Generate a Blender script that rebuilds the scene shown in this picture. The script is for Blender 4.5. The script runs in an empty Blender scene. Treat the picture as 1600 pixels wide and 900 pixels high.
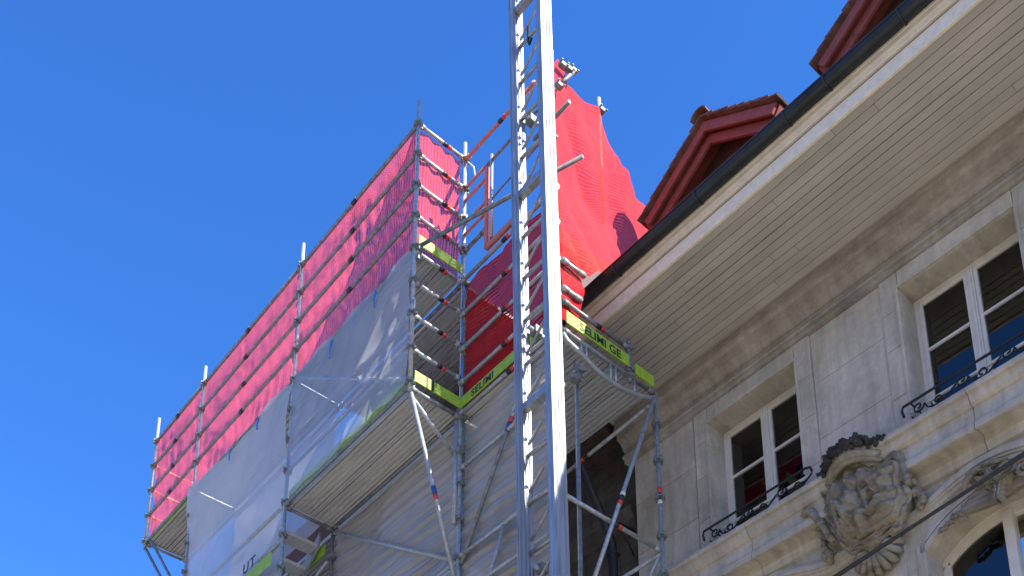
import bpy, math, random
from math import radians, sin, cos, pi, atan2, hypot
from mathutils import Vector, noise
rnd = random.Random(7)
S = bpy.context.scene
COL = S.collection

# ---------------------------------------------------------------- camera, sky, sun, exposure
FPX, PITCH, YAW = 1877.0, 18.3617, 40.682          # focal length in px of a 1600 px wide frame
cam = bpy.data.cameras.new('camera'); cam.sensor_width = 36.0; cam.sensor_fit = 'HORIZONTAL'
cam.lens = FPX / 1600 * 36; cam.shift_y = (1455 - 450) / 1600; cam.clip_start = .05; cam.clip_end = 3000
camo = bpy.data.objects.new('camera', cam); COL.objects.link(camo)
camo.location = (0, 0, 1.6); camo.rotation_euler = (radians(90 + PITCH), 0, radians(-YAW))
S.camera = camo
SUN = Vector((.30, -1.30, 1.0)).normalized()
EL, AZ = math.asin(SUN.z), atan2(SUN.x, SUN.y)
w = bpy.data.worlds.new('World'); S.world = w; w.use_nodes = True
nt = w.node_tree; bg = nt.nodes['Background']
sky = nt.nodes.new('ShaderNodeTexSky'); sky.sky_type = 'NISHITA'; sky.sun_disc = False
sky.sun_elevation = EL; sky.sun_rotation = AZ; sky.air_density = 1.0; sky.dust_density = .25; sky.ozone_density = 5.0; sky.altitude = 550
hs = nt.nodes.new('ShaderNodeHueSaturation'); hs.inputs['Saturation'].default_value = 1.2
nt.links.new(sky.outputs[0], hs.inputs['Color']); tn = nt.nodes.new('ShaderNodeMix'); tn.data_type = 'RGBA'; tn.blend_type = 'MULTIPLY'; tn.inputs[0].default_value = 1; tn.inputs[7].default_value = (.95, .98, 1.25, 1); nt.links.new(hs.outputs[0], tn.inputs[6]); nt.links.new(tn.outputs[2], bg.inputs[0]); bg.inputs[1].default_value = .115
sl = bpy.data.lights.new('sun', 'SUN'); sl.energy = 5.0; sl.angle = radians(.5); sl.color = (1, .95, .87)
so = bpy.data.objects.new('sun', sl); COL.objects.link(so); so.location = (20, -60, 60)
so.rotation_euler = SUN.to_track_quat('Z', 'Y').to_euler()
S.view_settings.view_transform = 'Standard'; S.view_settings.look = 'None'; S.view_settings.exposure = 1.38; S.view_settings.gamma = 1

# ---------------------------------------------------------------- materials
def ramp(nt, fac, stops):
    r = nt.nodes.new('ShaderNodeValToRGB'); el = r.color_ramp.elements
    while len(el) < len(stops): el.new(.5)
    for e, (p, c) in zip(el, stops):
        e.position = p; e.color = (*c, 1) if len(c) == 3 else c
    nt.links.new(fac, r.inputs[0]); return r.outputs[0]
def newmat(n):
    m = bpy.data.materials.new(n); m.use_nodes = True
    return m, m.node_tree, m.node_tree.nodes['Principled BSDF']
def tex(nt, scale, detail=4, rough=.55, vec=None, obj=False):
    t = nt.nodes.new('ShaderNodeTexNoise'); t.inputs['Scale'].default_value = scale
    t.inputs['Detail'].default_value = detail; t.inputs['Roughness'].default_value = rough
    if vec: nt.links.new(vec, t.inputs['Vector'])
    return t.outputs['Fac']
def world_pos(nt, sc=(1, 1, 1)):
    g = nt.nodes.new('ShaderNodeNewGeometry'); m = nt.nodes.new('ShaderNodeMapping'); m.inputs['Scale'].default_value = sc
    nt.links.new(g.outputs['Position'], m.inputs['Vector']); return m.outputs[0]
def plain(n, c, rough=.5, metal=0, var=.18, scale=9, bump=0, bscale=60, sc=(1, 1, 1), coat=0, rand=0, stain=None):
    m, nt, b = newmat(n)
    f = tex(nt, scale, 5, .6, world_pos(nt, sc))
    lo = tuple(max(0, x * (1 - var)) for x in c); hi = tuple(min(1, x * (1 + var)) for x in c)
    cc = ramp(nt, f, [(.3, lo), (.7, hi)])
    if rand:
        oi = nt.nodes.new('ShaderNodeObjectInfo'); q = nt.nodes.new('ShaderNodeMix'); q.data_type = 'RGBA'; q.blend_type = 'MULTIPLY'; q.inputs[0].default_value = 1
        nt.links.new(cc, q.inputs[6]); nt.links.new(ramp(nt, oi.outputs['Random'], [(0, (1 - rand,) * 3), (1, (1, 1, 1))]), q.inputs[7]); cc = q.outputs[2]
    if stain:
        q = nt.nodes.new('ShaderNodeMix'); q.data_type = 'RGBA'; q.inputs[7].default_value = (*stain, 1)
        nt.links.new(cc, q.inputs[6]); nt.links.new(ramp(nt, tex(nt, 1.3, 7, .7, world_pos(nt, (1.6, .6, 1))), [(.56, (0, 0, 0)), (.78, (.55, .55, .55))]), q.inputs[0]); cc = q.outputs[2]
    nt.links.new(cc, b.inputs['Base Color'])
    b.inputs['Roughness'].default_value = rough; b.inputs['Metallic'].default_value = metal
    if coat: b.inputs['Coat Weight'].default_value = coat
    if bump:
        bp = nt.nodes.new('ShaderNodeBump'); bp.inputs['Strength'].default_value = bump; bp.inputs['Distance'].default_value = .01
        nt.links.new(tex(nt, bscale, 4, .6, world_pos(nt)), bp.inputs['Height']); nt.links.new(bp.outputs[0], b.inputs['Normal'])
    return m
def stone(n, base, stain, amount, bump=.5, bs=35, bd=.008, ss=1.6):
    m, nt, b = newmat(n)
    f1 = tex(nt, 2.2, 6, .6, world_pos(nt)); f2 = tex(nt, 14, 5, .6, world_pos(nt)); f3 = tex(nt, ss, 6, .65, world_pos(nt, (1, .55, 2.4))); f4 = tex(nt, 2.4, 6, .7, world_pos(nt, (1, 2.6, .35)))
    oi = nt.nodes.new('ShaderNodeObjectInfo')
    c1 = ramp(nt, f1, [(.3, tuple(x * .8 for x in base)), (.7, tuple(min(1, x * 1.14) for x in base))])
    mx = nt.nodes.new('ShaderNodeMix'); mx.data_type = 'RGBA'; mx.blend_type = 'MULTIPLY'; mx.inputs[0].default_value = .6
    nt.links.new(c1, mx.inputs[6]); nt.links.new(ramp(nt, f2, [(.3, (.72, .72, .7)), (.7, (1, 1, 1))]), mx.inputs[7])
    m1 = nt.nodes.new('ShaderNodeMix'); m1.data_type = 'RGBA'; m1.blend_type = 'MULTIPLY'; m1.inputs[0].default_value = 1
    nt.links.new(mx.outputs[2], m1.inputs[6]); nt.links.new(ramp(nt, oi.outputs['Random'], [(0, (.86, .86, .86)), (1, (1, 1, 1))]), m1.inputs[7])
    m2 = nt.nodes.new('ShaderNodeMix'); m2.data_type = 'RGBA'
    nt.links.new(m1.outputs[2], m2.inputs[6]); m2.inputs[7].default_value = (*stain, 1)
    nt.links.new(ramp(nt, f3, [(.62 - amount * .35, (0, 0, 0)), (.85 - amount * .2, (1, 1, 1))]), m2.inputs[0])
    m3 = nt.nodes.new('ShaderNodeMix'); m3.data_type = 'RGBA'; m3.blend_type = 'MULTIPLY'; m3.inputs[0].default_value = .75
    nt.links.new(m2.outputs[2], m3.inputs[6]); nt.links.new(ramp(nt, f4, [(.34, (.66, .64, .61)), (.60, (1, 1, 1))]), m3.inputs[7])
    nt.links.new(m3.outputs[2], b.inputs['Base Color']); b.inputs['Roughness'].default_value = .9
    bp = nt.nodes.new('ShaderNodeBump'); bp.inputs['Strength'].default_value = bump; bp.inputs['Distance'].default_value = bd
    nt.links.new(tex(nt, bs, 6, .65, world_pos(nt)), bp.inputs['Height']); nt.links.new(bp.outputs[0], b.inputs['Normal'])
    return m
M = {}
M['steel'] = plain('galvanised_steel', (.37, .39, .385), .5, .45, .3, 22, .1, 90)
M['steel_old'] = plain('weathered_steel', (.22, .235, .225), .6, .4, .35, 14, .1, 90)
M['alu'] = plain('bare_aluminium', (.38, .39, .40), .42, .6, .25, 6, 0, 60, (4, 4, .4))
M['deck'] = plain('deck_steel', (.58, .58, .57), .5, .35, .16, 5, .1, 60, (3, .4, 3))
M['red'] = plain('red_band_paint', (.62, .05, .03), .5, 0, .15)
M['orange'] = plain('faded_red_primer', (.55, .19, .14), .6, 0, .25, 20)
M['blackband'] = plain('black_band_paint', (.02, .022, .03), .5)
M['blueband'] = plain('blue_band_paint', (.03, .06, .22), .5)
M['lime'] = plain('lime_paint', (.30, .46, .03), .55, 0, .2, 12)
M['ink'] = plain('black_print', (.025, .03, .02), .6)
M['stone'] = stone('sandstone', (.62, .565, .46), (.32, .29, .235), .04)
M['stone_stain'] = stone('weathered_sandstone', (.46, .42, .345), (.15, .135, .11), .32)
M['stone_carved'] = stone('carved_sandstone', (.42, .365, .265), (.075, .062, .045), .42, 1, 20, .03, 6)
M['stone_black'] = stone('sooty_sandstone', (.075, .07, .065), (.03, .03, .03), .5, 1, 30, .03, 6)
M['stone_shade'] = stone('shade_darkened_neighbour_stone', (.16, .14, .115), (.04, .035, .03), .6)  # base darkened to carry the shade under the scaffold decks
M['soffit'] = plain('cream_soffit_paint', (.53, .50, .425), .6, 0, .1, 5, .08, 40, (1, .3, 1), rand=.13, stain=(.27, .235, .18))
M['soffit_gap'] = plain('dark_brown_timber', (.05, .036, .03), .85)
M['cream'] = plain('cream_trim_paint', (.66, .59, .47), .55, 0, .12, 7, .05, stain=(.3, .26, .2))
M['trimwhite'] = plain('greyed_white_paint', (.86, .74, .54), .6, 0, .12, 16, .1, 50, stain=(.34, .31, .26))
M['gutter'] = plain('dark_gutter_metal', (.022, .028, .03), .42, .35, .4, 5)
M['redwood'] = plain('oxblood_timber_paint', (.26, .062, .042), .6, 0, .2, 12, .12, 60)
M['redwood_dark'] = plain('oxblood_boarding', (.08, .035, .028), .7, 0, .3, 9, .1)
M['brownwood'] = plain('brown_eave_boards', (.085, .058, .045), .7, 0, .35, 7, .1)
M['tile'] = plain('clay_roof_tile', (.15, .075, .055), .85, 0, .45, 7, .3, 40)
M['iron'] = plain('black_wrought_iron', (.018, .018, .02), .5, .3)
M['winpaint'] = plain('window_white_paint', (.68, .64, .55), .45, 0, .1, 9, stain=(.42, .38, .3))
M['room'] = plain('dim_room_plaster', (.30, .28, .25), .9)
M['pipe'] = plain('dark_downpipe_metal', (.02, .022, .026), .45, .3)
M['cable'] = plain('black_cable_rubber', (.02, .02, .022), .6)
M['cobbles'] = plain('pale_street_cobbles', (.31, .275, .22), .85, 0, .2, 3, .3, 60)
M['paving'] = plain('pavement_stone', (.30, .265, .21), .85, 0, .2, 1.5, .2, 30)
M['pink'] = plain('pink_petals', (.62, .06, .22), .6)
M['curtain'] = plain('grey_net_curtain', (.30, .30, .29), .9, 0, .3, 5, 0, 60, (1, 9, .3))
M['blue'] = plain('blue_tape', (.05, .20, .62), .5)
m, nt, b = newmat('window_glass')
nt.nodes.remove(b); o = nt.nodes['Material Output']
fr = nt.nodes.new('ShaderNodeFresnel'); fr.inputs[0].default_value = 1.85
tr = nt.nodes.new('ShaderNodeBsdfTransparent'); tr.inputs[0].default_value = (.7, .74, .73, 1)
gl = nt.nodes.new('ShaderNodeBsdfGlossy'); gl.inputs['Roughness'].default_value = .015
bp = nt.nodes.new('ShaderNodeBump'); bp.inputs['Strength'].default_value = .06; bp.inputs['Distance'].default_value = .01
nt.links.new(tex(nt, 3, 2, .5, world_pos(nt)), bp.inputs['Height']); nt.links.new(bp.outputs[0], gl.inputs['Normal'])
mx = nt.nodes.new('ShaderNodeMixShader'); nt.links.new(fr.outputs[0], mx.inputs[0]); nt.links.new(tr.outputs[0], mx.inputs[1]); nt.links.new(gl.outputs[0], mx.inputs[2])
nt.links.new(mx.outputs[0], o.inputs[0]); M['glass'] = m

def netmat(n, col, trans, hole, stripe, sdir, rib=.4):
    """knitted debris netting: diffuse + translucent yarn with open holes; ribs from UV (metres)"""
    m, nt, b = newmat(n); nt.nodes.remove(b); o = nt.nodes['Material Output']
    uv = nt.nodes.new('ShaderNodeUVMap'); sx = nt.nodes.new('ShaderNodeSeparateXYZ'); nt.links.new(uv.outputs[0], sx.inputs[0])
    wv = nt.nodes.new('ShaderNodeTexWave'); wv.wave_type = 'BANDS'; wv.bands_direction = sdir
    wv.inputs['Scale'].default_value = stripe; wv.inputs['Distortion'].default_value = .12; wv.inputs['Detail'].default_value = 1
    nt.links.new(uv.outputs[0], wv.inputs['Vector'])
    n1 = tex(nt, 26, 4, .7, uv.outputs[0]); n2 = tex(nt, 1.7, 3, .5, uv.outputs[0])
    def math_(op, a, bb, clamp=False):
        q = nt.nodes.new('ShaderNodeMath'); q.operation = op; q.use_clamp = clamp
        for i, v in enumerate((a, bb)):
            if isinstance(v, (int, float)): q.inputs[i].default_value = v
            else: nt.links.new(v, q.inputs[i])
        return q.outputs[0]
    h = math_('ADD', math_('MULTIPLY', math_('SUBTRACT', wv.outputs['Fac'], .5), .34), math_('MULTIPLY', math_('SUBTRACT', n1, .5), .55))
    h = math_('ADD', math_('ADD', h, math_('MULTIPLY', math_('SUBTRACT', n2, .5), .06)), hole, True)
    c0 = ramp(nt, n1, [(.3, tuple(x * .78 for x in col)), (.7, tuple(min(1, x * 1.12) for x in col))])
    cm = nt.nodes.new('ShaderNodeMix'); cm.data_type = 'RGBA'; cm.blend_type = 'MULTIPLY'; cm.inputs[0].default_value = rib
    nt.links.new(c0, cm.inputs[6]); nt.links.new(ramp(nt, wv.outputs['Fac'], [(.15, (.35, .3, .3)), (.75, (1, 1, 1))]), cm.inputs[7]); cr = cm.outputs[2]
    df = nt.nodes.new('ShaderNodeBsdfDiffuse'); tl = nt.nodes.new('ShaderNodeBsdfTranslucent'); tp = nt.nodes.new('ShaderNodeBsdfTransparent')
    nt.links.new(cr, df.inputs[0]); nt.links.new(cr, tl.inputs[0])
    # round yarns: the surface normal varies from thread to thread
    wn = nt.nodes.new('ShaderNodeTexNoise'); wn.inputs['Scale'].default_value = 900; wn.inputs['Detail'].default_value = 0
    nt.links.new(uv.outputs[0], wn.inputs['Vector'])
    ge = nt.nodes.new('ShaderNodeNewGeometry')
    v1 = nt.nodes.new('ShaderNodeVectorMath'); v1.operation = 'MULTIPLY_ADD'; v1.inputs[1].default_value = (7, 7, 7); v1.inputs[2].default_value = (-3.5, -3.5, -3.5)
    nt.links.new(wn.outputs['Color'], v1.inputs[0])
    v2 = nt.nodes.new('ShaderNodeVectorMath'); v2.operation = 'ADD'; nt.links.new(v1.outputs[0], v2.inputs[0]); nt.links.new(ge.outputs['Normal'], v2.inputs[1])
    v3 = nt.nodes.new('ShaderNodeVectorMath'); v3.operation = 'NORMALIZE'; nt.links.new(v2.outputs[0], v3.inputs[0])
    nt.links.new(v3.outputs[0], tl.inputs['Normal'])
    m1 = nt.nodes.new('ShaderNodeMixShader'); m1.inputs[0].default_value = trans
    nt.links.new(df.outputs[0], m1.inputs[1]); nt.links.new(tl.outputs[0], m1.inputs[2])
    m2 = nt.nodes.new('ShaderNodeMixShader'); nt.links.new(h, m2.inputs[0]); nt.links.new(m1.outputs[0], m2.inputs[1]); nt.links.new(tp.outputs[0], m2.inputs[2])
    nt.links.new(m2.outputs[0], o.inputs[0]); return m
M['net_pink'] = netmat('red_netting_thin', (.98, .13, .17), .9, .2, 7, 'X', .25)
M['net_end'] = netmat('red_netting_end', (.84, .13, .15), .5, .2, 7, 'X')
M['net_red'] = netmat('red_netting_dense', (.66, .04, .05), .35, .05, 7, 'Y', .5)
M['net_tent'] = netmat('red_netting_tent', (.87, .075, .072), .36, .07, 8, 'Y', .42)
def sheetmat(n, hole, col, trans=.5, spec=.16):
    m, nt, b = newmat(n); nt.nodes.remove(b); o = nt.nodes['Material Output']
    p = world_pos(nt); n1 = tex(nt, 1.4, 5, .6, p)
    df = nt.nodes.new('ShaderNodeBsdfDiffuse'); df.inputs[0].default_value = (*col, 1)
    tl = nt.nodes.new('ShaderNodeBsdfTranslucent'); tl.inputs[0].default_value = (*col, 1)
    gl = nt.nodes.new('ShaderNodeBsdfGlossy'); gl.inputs['Roughness'].default_value = .22
    tp = nt.nodes.new('ShaderNodeBsdfTransparent')
    a = nt.nodes.new('ShaderNodeMixShader'); a.inputs[0].default_value = trans; nt.links.new(df.outputs[0], a.inputs[1]); nt.links.new(tl.outputs[0], a.inputs[2])
    c = nt.nodes.new('ShaderNodeMixShader'); c.inputs[0].default_value = spec; nt.links.new(a.outputs[0], c.inputs[1]); nt.links.new(gl.outputs[0], c.inputs[2])
    d = nt.nodes.new('ShaderNodeMixShader'); nt.links.new(ramp(nt, n1, [(.3, (hole - .08,) * 3), (.7, (hole + .08,) * 3)]), d.inputs[0])
    nt.links.new(c.outputs[0], d.inputs[1]); nt.links.new(tp.outputs[0], d.inputs[2]); nt.links.new(d.outputs[0], o.inputs[0]); return m
M['sheet'] = sheetmat('milky_plastic_sheet', .22, (.86, .83, .78), .55)
M['sheet_clear'] = sheetmat('clear_plastic_sheet', .42, (.78, .77, .75), .5, .2)
M['sheet_low'] = sheetmat('hazy_plastic_sheet', .40, (.70, .70, .69), .5, .12)

# ---------------------------------------------------------------- mesh helpers
WL = {}                                            # world location of each parent
class MB:
    def __init__(s): s.v = []; s.f = []; s.sm = []; s.uv = None
    def add(s, vs, fs, smooth=False):
        o = len(s.v); s.v += [tuple(v) for v in vs]; s.f += [tuple(i + o for i in f) for f in fs]; s.sm += [smooth] * len(fs); return s
    def box(s, a, b):
        (x0, y0, z0), (x1, y1, z1) = a, b
        if x0 > x1: x0, x1 = x1, x0
        if y0 > y1: y0, y1 = y1, y0
        if z0 > z1: z0, z1 = z1, z0
        return s.add([(x0, y0, z0), (x1, y0, z0), (x1, y1, z0), (x0, y1, z0), (x0, y0, z1), (x1, y0, z1), (x1, y1, z1), (x0, y1, z1)],
                     [(0, 3, 2, 1), (4, 5, 6, 7), (0, 1, 5, 4), (1, 2, 6, 5), (2, 3, 7, 6), (3, 0, 4, 7)])
    def path(s, pts, r, n=8, smooth=True, closed=False, caps=True):
        pts = [Vector(p) for p in pts]; k = len(pts); rs = r if isinstance(r, (list, tuple)) else [r] * k
        vs = []; prev = None
        for i, p in enumerate(pts):
            t = (pts[(i + 1) % k] - pts[i - 1]) if closed else (pts[min(i + 1, k - 1)] - pts[max(i - 1, 0)])
            t.normalize()
            if prev is None:
                a = Vector((0, 0, 1)) if abs(t.z) < .9 else Vector((1, 0, 0)); u = t.cross(a).normalized()
            else:
                u = prev - t * prev.dot(t); u.normalize()
            prev = u; q = t.cross(u)
            vs += [p + (u * cos(2 * pi * j / n) + q * sin(2 * pi * j / n)) * rs[i] for j in range(n)]
        fs = []
        for i in range(k if closed else k - 1):
            for j in range(n):
                a = i * n + j; b_ = i * n + (j + 1) % n; c = ((i + 1) % k) * n + (j + 1) % n; d = ((i + 1) % k) * n + j
                fs.append((a, b_, c, d))
        s.add(vs, fs, smooth)
        if caps and not closed:
            o = len(s.v) - len(vs); s.f += [tuple(o + j for j in reversed(range(n))), tuple(o + (k - 1) * n + j for j in range(n))]; s.sm += [False, False]
        return s
    def tube(s, a, b, r=.026, n=10): return s.path([a, b], r, n)
    def extrude_y(s, prof, y0, y1, closed=True):
        """profile of (x,z) points run along y"""
        n = len(prof); vs = [(x, y0, z) for x, z in prof] + [(x, y1, z) for x, z in prof]
        fs = [(i, (i + 1) % n, n + (i + 1) % n, n + i) for i in range(n if closed else n - 1)]
        if closed: fs += [tuple(reversed(range(n))), tuple(range(n, 2 * n))]
        return s.add(vs, fs)
    def strip_slab(s, ys, lo, hi, x0, x1):
        """wall slab whose bottom/top follow curves over y"""
        n = len(ys); vs = []
        for y, a, b in zip(ys, lo, hi): vs += [(x0, y, a), (x0, y, b), (x1, y, b), (x1, y, a)]
        fs = [(0, 1, 2, 3), tuple((n - 1) * 4 + i for i in (3, 2, 1, 0))]
        for i in range(n - 1):
            for j in range(4): fs.append((i * 4 + j, i * 4 + (j + 1) % 4, i * 4 + 4 + (j + 1) % 4, i * 4 + 4 + j))
        return s.add(vs, fs)
    def blob(s, c, r, seed=0, amp=.25, nu=10, nv=7):
        c = Vector(c); r = Vector(r) if not isinstance(r, (int, float)) else Vector((r, r, r)); vs = []
        for i in range(nv + 1):
            th = pi * i / nv
            for j in range(nu):
                ph = 2 * pi * j / nu; d = Vector((sin(th) * cos(ph), sin(th) * sin(ph), cos(th)))
                k = 1 + amp * noise.noise(d * 1.8 + Vector((seed * 3.1, seed * 1.7, 0)))
                vs.append(c + Vector((d.x * r.x, d.y * r.y, d.z * r.z)) * k)
        fs = [(i * nu + j, i * nu + (j + 1) % nu, (i + 1) * nu + (j + 1) % nu, (i + 1) * nu + j) for i in range(nv) for j in range(nu)]
        return s.add(vs, fs, True)
    def grid(s, fn, nu, nv, uvfn=None, smooth=True):
        vs = [fn(i / nu, j / nv) for j in range(nv + 1) for i in range(nu + 1)]
        fs = [(j * (nu + 1) + i, j * (nu + 1) + i + 1, (j + 1) * (nu + 1) + i + 1, (j + 1) * (nu + 1) + i) for j in range(nv) for i in range(nu)]
        s.add(vs, fs, smooth)
        if uvfn: s.uv = [uvfn(i / nu, j / nv) for j in range(nv + 1) for i in range(nu + 1)]
        return s
    def build(s, name, mat, parent=None, origin=None, bevel=0):
        vs = [Vector(v) for v in s.v]
        if origin is None:
            mn = [min(v[i] for v in vs) for i in range(3)]; mxx = [max(v[i] for v in vs) for i in range(3)]
            origin = Vector(((mn[0] + mxx[0]) / 2, (mn[1] + mxx[1]) / 2, mn[2] if parent is None else (mn[2] + mxx[2]) / 2))
        origin = Vector(origin); me = bpy.data.meshes.new(name)
        me.from_pydata([v - origin for v in vs], [], s.f); me.polygons.foreach_set('use_smooth', s.sm)
        if s.uv:
            l = me.uv_layers.new(name='UVMap'); d = [0.0] * (2 * len(me.loops))
            for i, lp in enumerate(me.loops): d[2 * i], d[2 * i + 1] = s.uv[lp.vertex_index]
            l.data.foreach_set('uv', d)
        me.materials.append(M[mat]); me.update()
        o = bpy.data.objects.new(name, me); COL.objects.link(o)
        place(o, origin, parent)
        if bevel:
            md = o.modifiers.new('bevel', 'BEVEL'); md.width = bevel; md.segments = 2; md.limit_method = 'ANGLE'
        return o
def place(o, origin, parent):
    origin = Vector(origin); WL[o.name] = origin
    if parent: o.parent = parent; o.location = origin - WL[parent.name]
    else: o.location = origin
def tag(o, label, cat, group=None, kind=None):
    if label: o['label'] = label
    if cat: o['category'] = cat
    if group: o['group'] = group
    if kind: o['kind'] = kind
    return o
def thing(name, loc, label, cat, group=None):
    o = bpy.data.objects.new(name, None); o.empty_display_size = .3; COL.objects.link(o); place(o, loc, None); return tag(o, label, cat, group)
def inst(src, origin, parent, name=None):
    o = src.copy(); 
    if name: o.name = name
    COL.objects.link(o); o.parent = None; place(o, origin, parent); return o
def box(name, a, b, mat, parent, bevel=0): return MB().box(a, b).build(name, mat, parent, bevel=bevel)

# ---------------------------------------------------------------- ground
g = MB().add([(-1500, -1500, 0), (1500, -1500, 0), (1500, 1500, 0), (-1500, 1500, 0)], [(0, 1, 2, 3)]).build('street', 'cobbles'); g['kind'] = 'structure'
pv = MB().box((4.6, -60, -.1), (9.4, 80, .12)).build('pavement', 'paving', bevel=.02); pv['kind'] = 'structure'

# ---------------------------------------------------------------- the stone house on the right
W = 9.40
HY0, HY1 = -2.6, 8.55
house = thing('stone_house', (12.5, 3, 0.12), 'grey sandstone house with deep boarded eave, tall windows and carved crest', 'house')
CY = [6.71, 4.14, 1.57, -1.0]; OW = .63; OZ0, OZ1 = 9.97, 11.86
AW = .69; ASP, ACR = 8.68, 8.95
def arch(y, c, hw=AW, sp=ASP, cr=ACR):
    t = max(-1, min(1, (y - c) / hw)); h = cr - sp; R = (hw * hw + h * h) / (2 * h); return cr - R + math.sqrt(max(0, R * R - (t * hw) ** 2))
# core walls (behind the facing stones)
mb = MB(); edges = [HY1] + [v for c in CY for v in (c + OW, c - OW)] + [HY0]
for i in range(0, len(edges), 2): mb.box((W + .012, edges[i + 1], OZ0 - .05), (W + .5, edges[i], OZ1))
mb.box((W + .012, HY0, OZ1), (W + .5, HY1, 13.0)); mb.box((W + .012, HY0, 9.2), (W + .5, HY1, OZ0 - .05))
mb.build('upper_wall', 'stone', house)
mb = MB(); edges = [HY1] + [v for c in CY for v in (c + AW, c - AW)] + [HY0]
for i in range(0, len(edges), 2): mb.box((W + .012, edges[i + 1], .1), (W + .5, edges[i], 9.2))
for c in CY:
    ys = [c - AW + 2 * AW * k / 20 for k in range(21)]; mb.strip_slab(ys, [arch(y, c) for y in ys], [9.2] * 21, W + .012, W + .5)
    mb.box((W + .012, c - AW, .1), (W + .5, c + AW, 6.4))
mb.build('lower_wall', 'stone', house)
MB().box((W + .5, HY0, .1), (16, HY0 + .4, 13)).box((W + .5, HY1 - .4, .1), (16, HY1, 13)).box((15.6, HY0 + .4, .1), (16, HY1 - .4, 13)).build('rear_wall', 'stone', house)
# facing blocks on the piers, each its own stone
def blk(y0, y1, z0, z1, proud=.012, name='stone_block', mat='stone', gap=.003, bev=.005):
    return MB().box((W + .02, y0 + gap, z0 + gap), (W + .012 - proud, y1 - gap, z1 - gap)).build(name, mat, house, bevel=bev)
SW = .21
piers = [(7.56 + .01, HY1)] + [(CY[i + 1] + OW + SW, CY[i] - OW - SW) for i in range(3)] + [(HY0, CY[3] - OW - SW)]
for (a, b_) in piers:
    for z0, z1 in ((9.98, 10.67), (10.67, 11.40), (11.40, 12.08)):
        if b_ - a > 1.0 and False: pass
        blk(a, b_, z0, z1, .010)
for c in CY:                                      # window surrounds: jamb stones, lintel stones
    for sgn in (1, -1):
        ya, yb = sorted((c + sgn * (OW - .02), c + sgn * (OW + SW)))
        zz = [9.98, 10.55, 11.15, 11.62, 12.08] if sgn > 0 else [9.98, 10.38, 11.02, 11.55, 12.08]
        for k in range(4):
            y_in = c + sgn * OW; blk(min(y_in, c + sgn * (OW + SW)), max(y_in, c + sgn * (OW + SW)), zz[k], min(zz[k + 1], 12.08), .036, 'jamb_stone')
    blk(c - OW, c + OW, OZ1 + .0, 12.08, .036, 'lintel_stone')
    # raised fillet round the opening
    for (ya, yb, za, zb) in ((c + OW - .0, c + OW + .035, 9.98, OZ1 + .035), (c - OW - .035, c - OW + .0, 9.98, OZ1 + .035), (c - OW, c + OW, OZ1, OZ1 + .035)):
        MB().box((W - .04, ya, za), (W - .02, yb, zb)).build('fillet', 'stone', house, bevel=.004)
# crowning cornice under the eave
prof = [(W + .02, 12.08), (W - .05, 12.085), (W - .055, 12.13), (W - .085, 12.135), (W - .095, 12.16), (W - .085, 12.185), (W - .05, 12.19), (W - .05, 12.26), (W - .075, 12.265), (W - .08, 12.30), (W - .10, 12.33), (W - .14, 12.36), (W - .18, 12.37), (W - .185, 12.43), (W - .21, 12.435), (W - .235, 12.47), (W - .24, 12.51), (W - .22, 12.515), (W - .22, 12.62), (W + .02, 12.62)]
MB().extrude_y(prof, HY0, HY1 + .12).build('cornice', 'stone_stain', house)
# sill course and its lower mouldings
prof = [(W + .02, 9.99), (W - .05, 9.985), (W - .27, 9.955), (W - .31, 9.94), (W - .315, 9.91), (W - .305, 9.88), (W - .27, 9.875), (W - .262, 9.84), (W - .245, 9.80), (W - .215, 9.775), (W - .195, 9.77), (W - .195, 9.62), (W - .215, 9.615), (W - .225, 9.59), (W - .225, 9.52), (W - .20, 9.515), (W - .20, 9.535), (W - .06, 9.53), (W - .06, 9.46), (W - .045, 9.44), (W - .03, 9.38), (W + .02, 9.36)]
ys = [HY0, -.9, .3, 1.55, 2.86, 4.1, 5.36, 6.7, HY1 + .1]
for a, b_ in zip(ys, ys[1:]): MB().extrude_y(prof, a + .003, b_ - .003).build('sill_stone', 'stone', house)
# hood moulding that arches over the lower windows
def hood_z(y):
    d = min(abs(y - c) for c in CY); t = min(1, d / .82); return 9.10 + .19 * (.5 + .5 * cos(pi * t)) ** .8
hy = [HY0 + (HY1 - HY0) * k / 160 for k in range(161)]
for za, zb, xx in ((-.022, .034, W - .07), (-.05, -.022, W - .05), (-.095, -.05, W - .03), (.034, .058, W - .045), (.075, .095, W - .015)):
    MB().strip_slab(hy, [hood_z(y) + za for y in hy], [hood_z(y) + zb for y in hy], xx, W + .02).build('hood_moulding', 'stone', house)
for c in CY:                                      # arch archivolt: two raised bands + recessed panel edge
    for off, wd, xx in ((.0, .07, W - .03), (.10, .035, W - .018)):
        ys = [c - AW - .0 + (2 * AW) * k / 24 for k in range(25)]; lo = [arch(y, c) + off for y in ys]; hi = [z + wd for z in lo]
        MB().strip_slab(ys, lo, hi, xx, W + .02).build('archivolt', 'stone', house)
        for sgn in (1, -1):
            y0 = c + sgn * (AW + off * .6); MB().box((xx, y0, 6.4), (W + .02, y0 + sgn * wd, ASP + off)).build('arch_jamb', 'stone', house, bevel=.004)
lows = [(7.62, HY1)] + [(CY[i + 1] + AW + .22, CY[i] - AW - .22) for i in range(3)] + [(HY0, CY[3] - AW - .22)]
for (a, b_) in lows:
    z = 9.0
    for hgt in (.62, .7, .68, .7, .7, .7, .7, .7, .7, .7, .7, .7):
        if z - hgt < .2: break
        blk(a, b_, z - hgt, z, .010); z -= hgt
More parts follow.
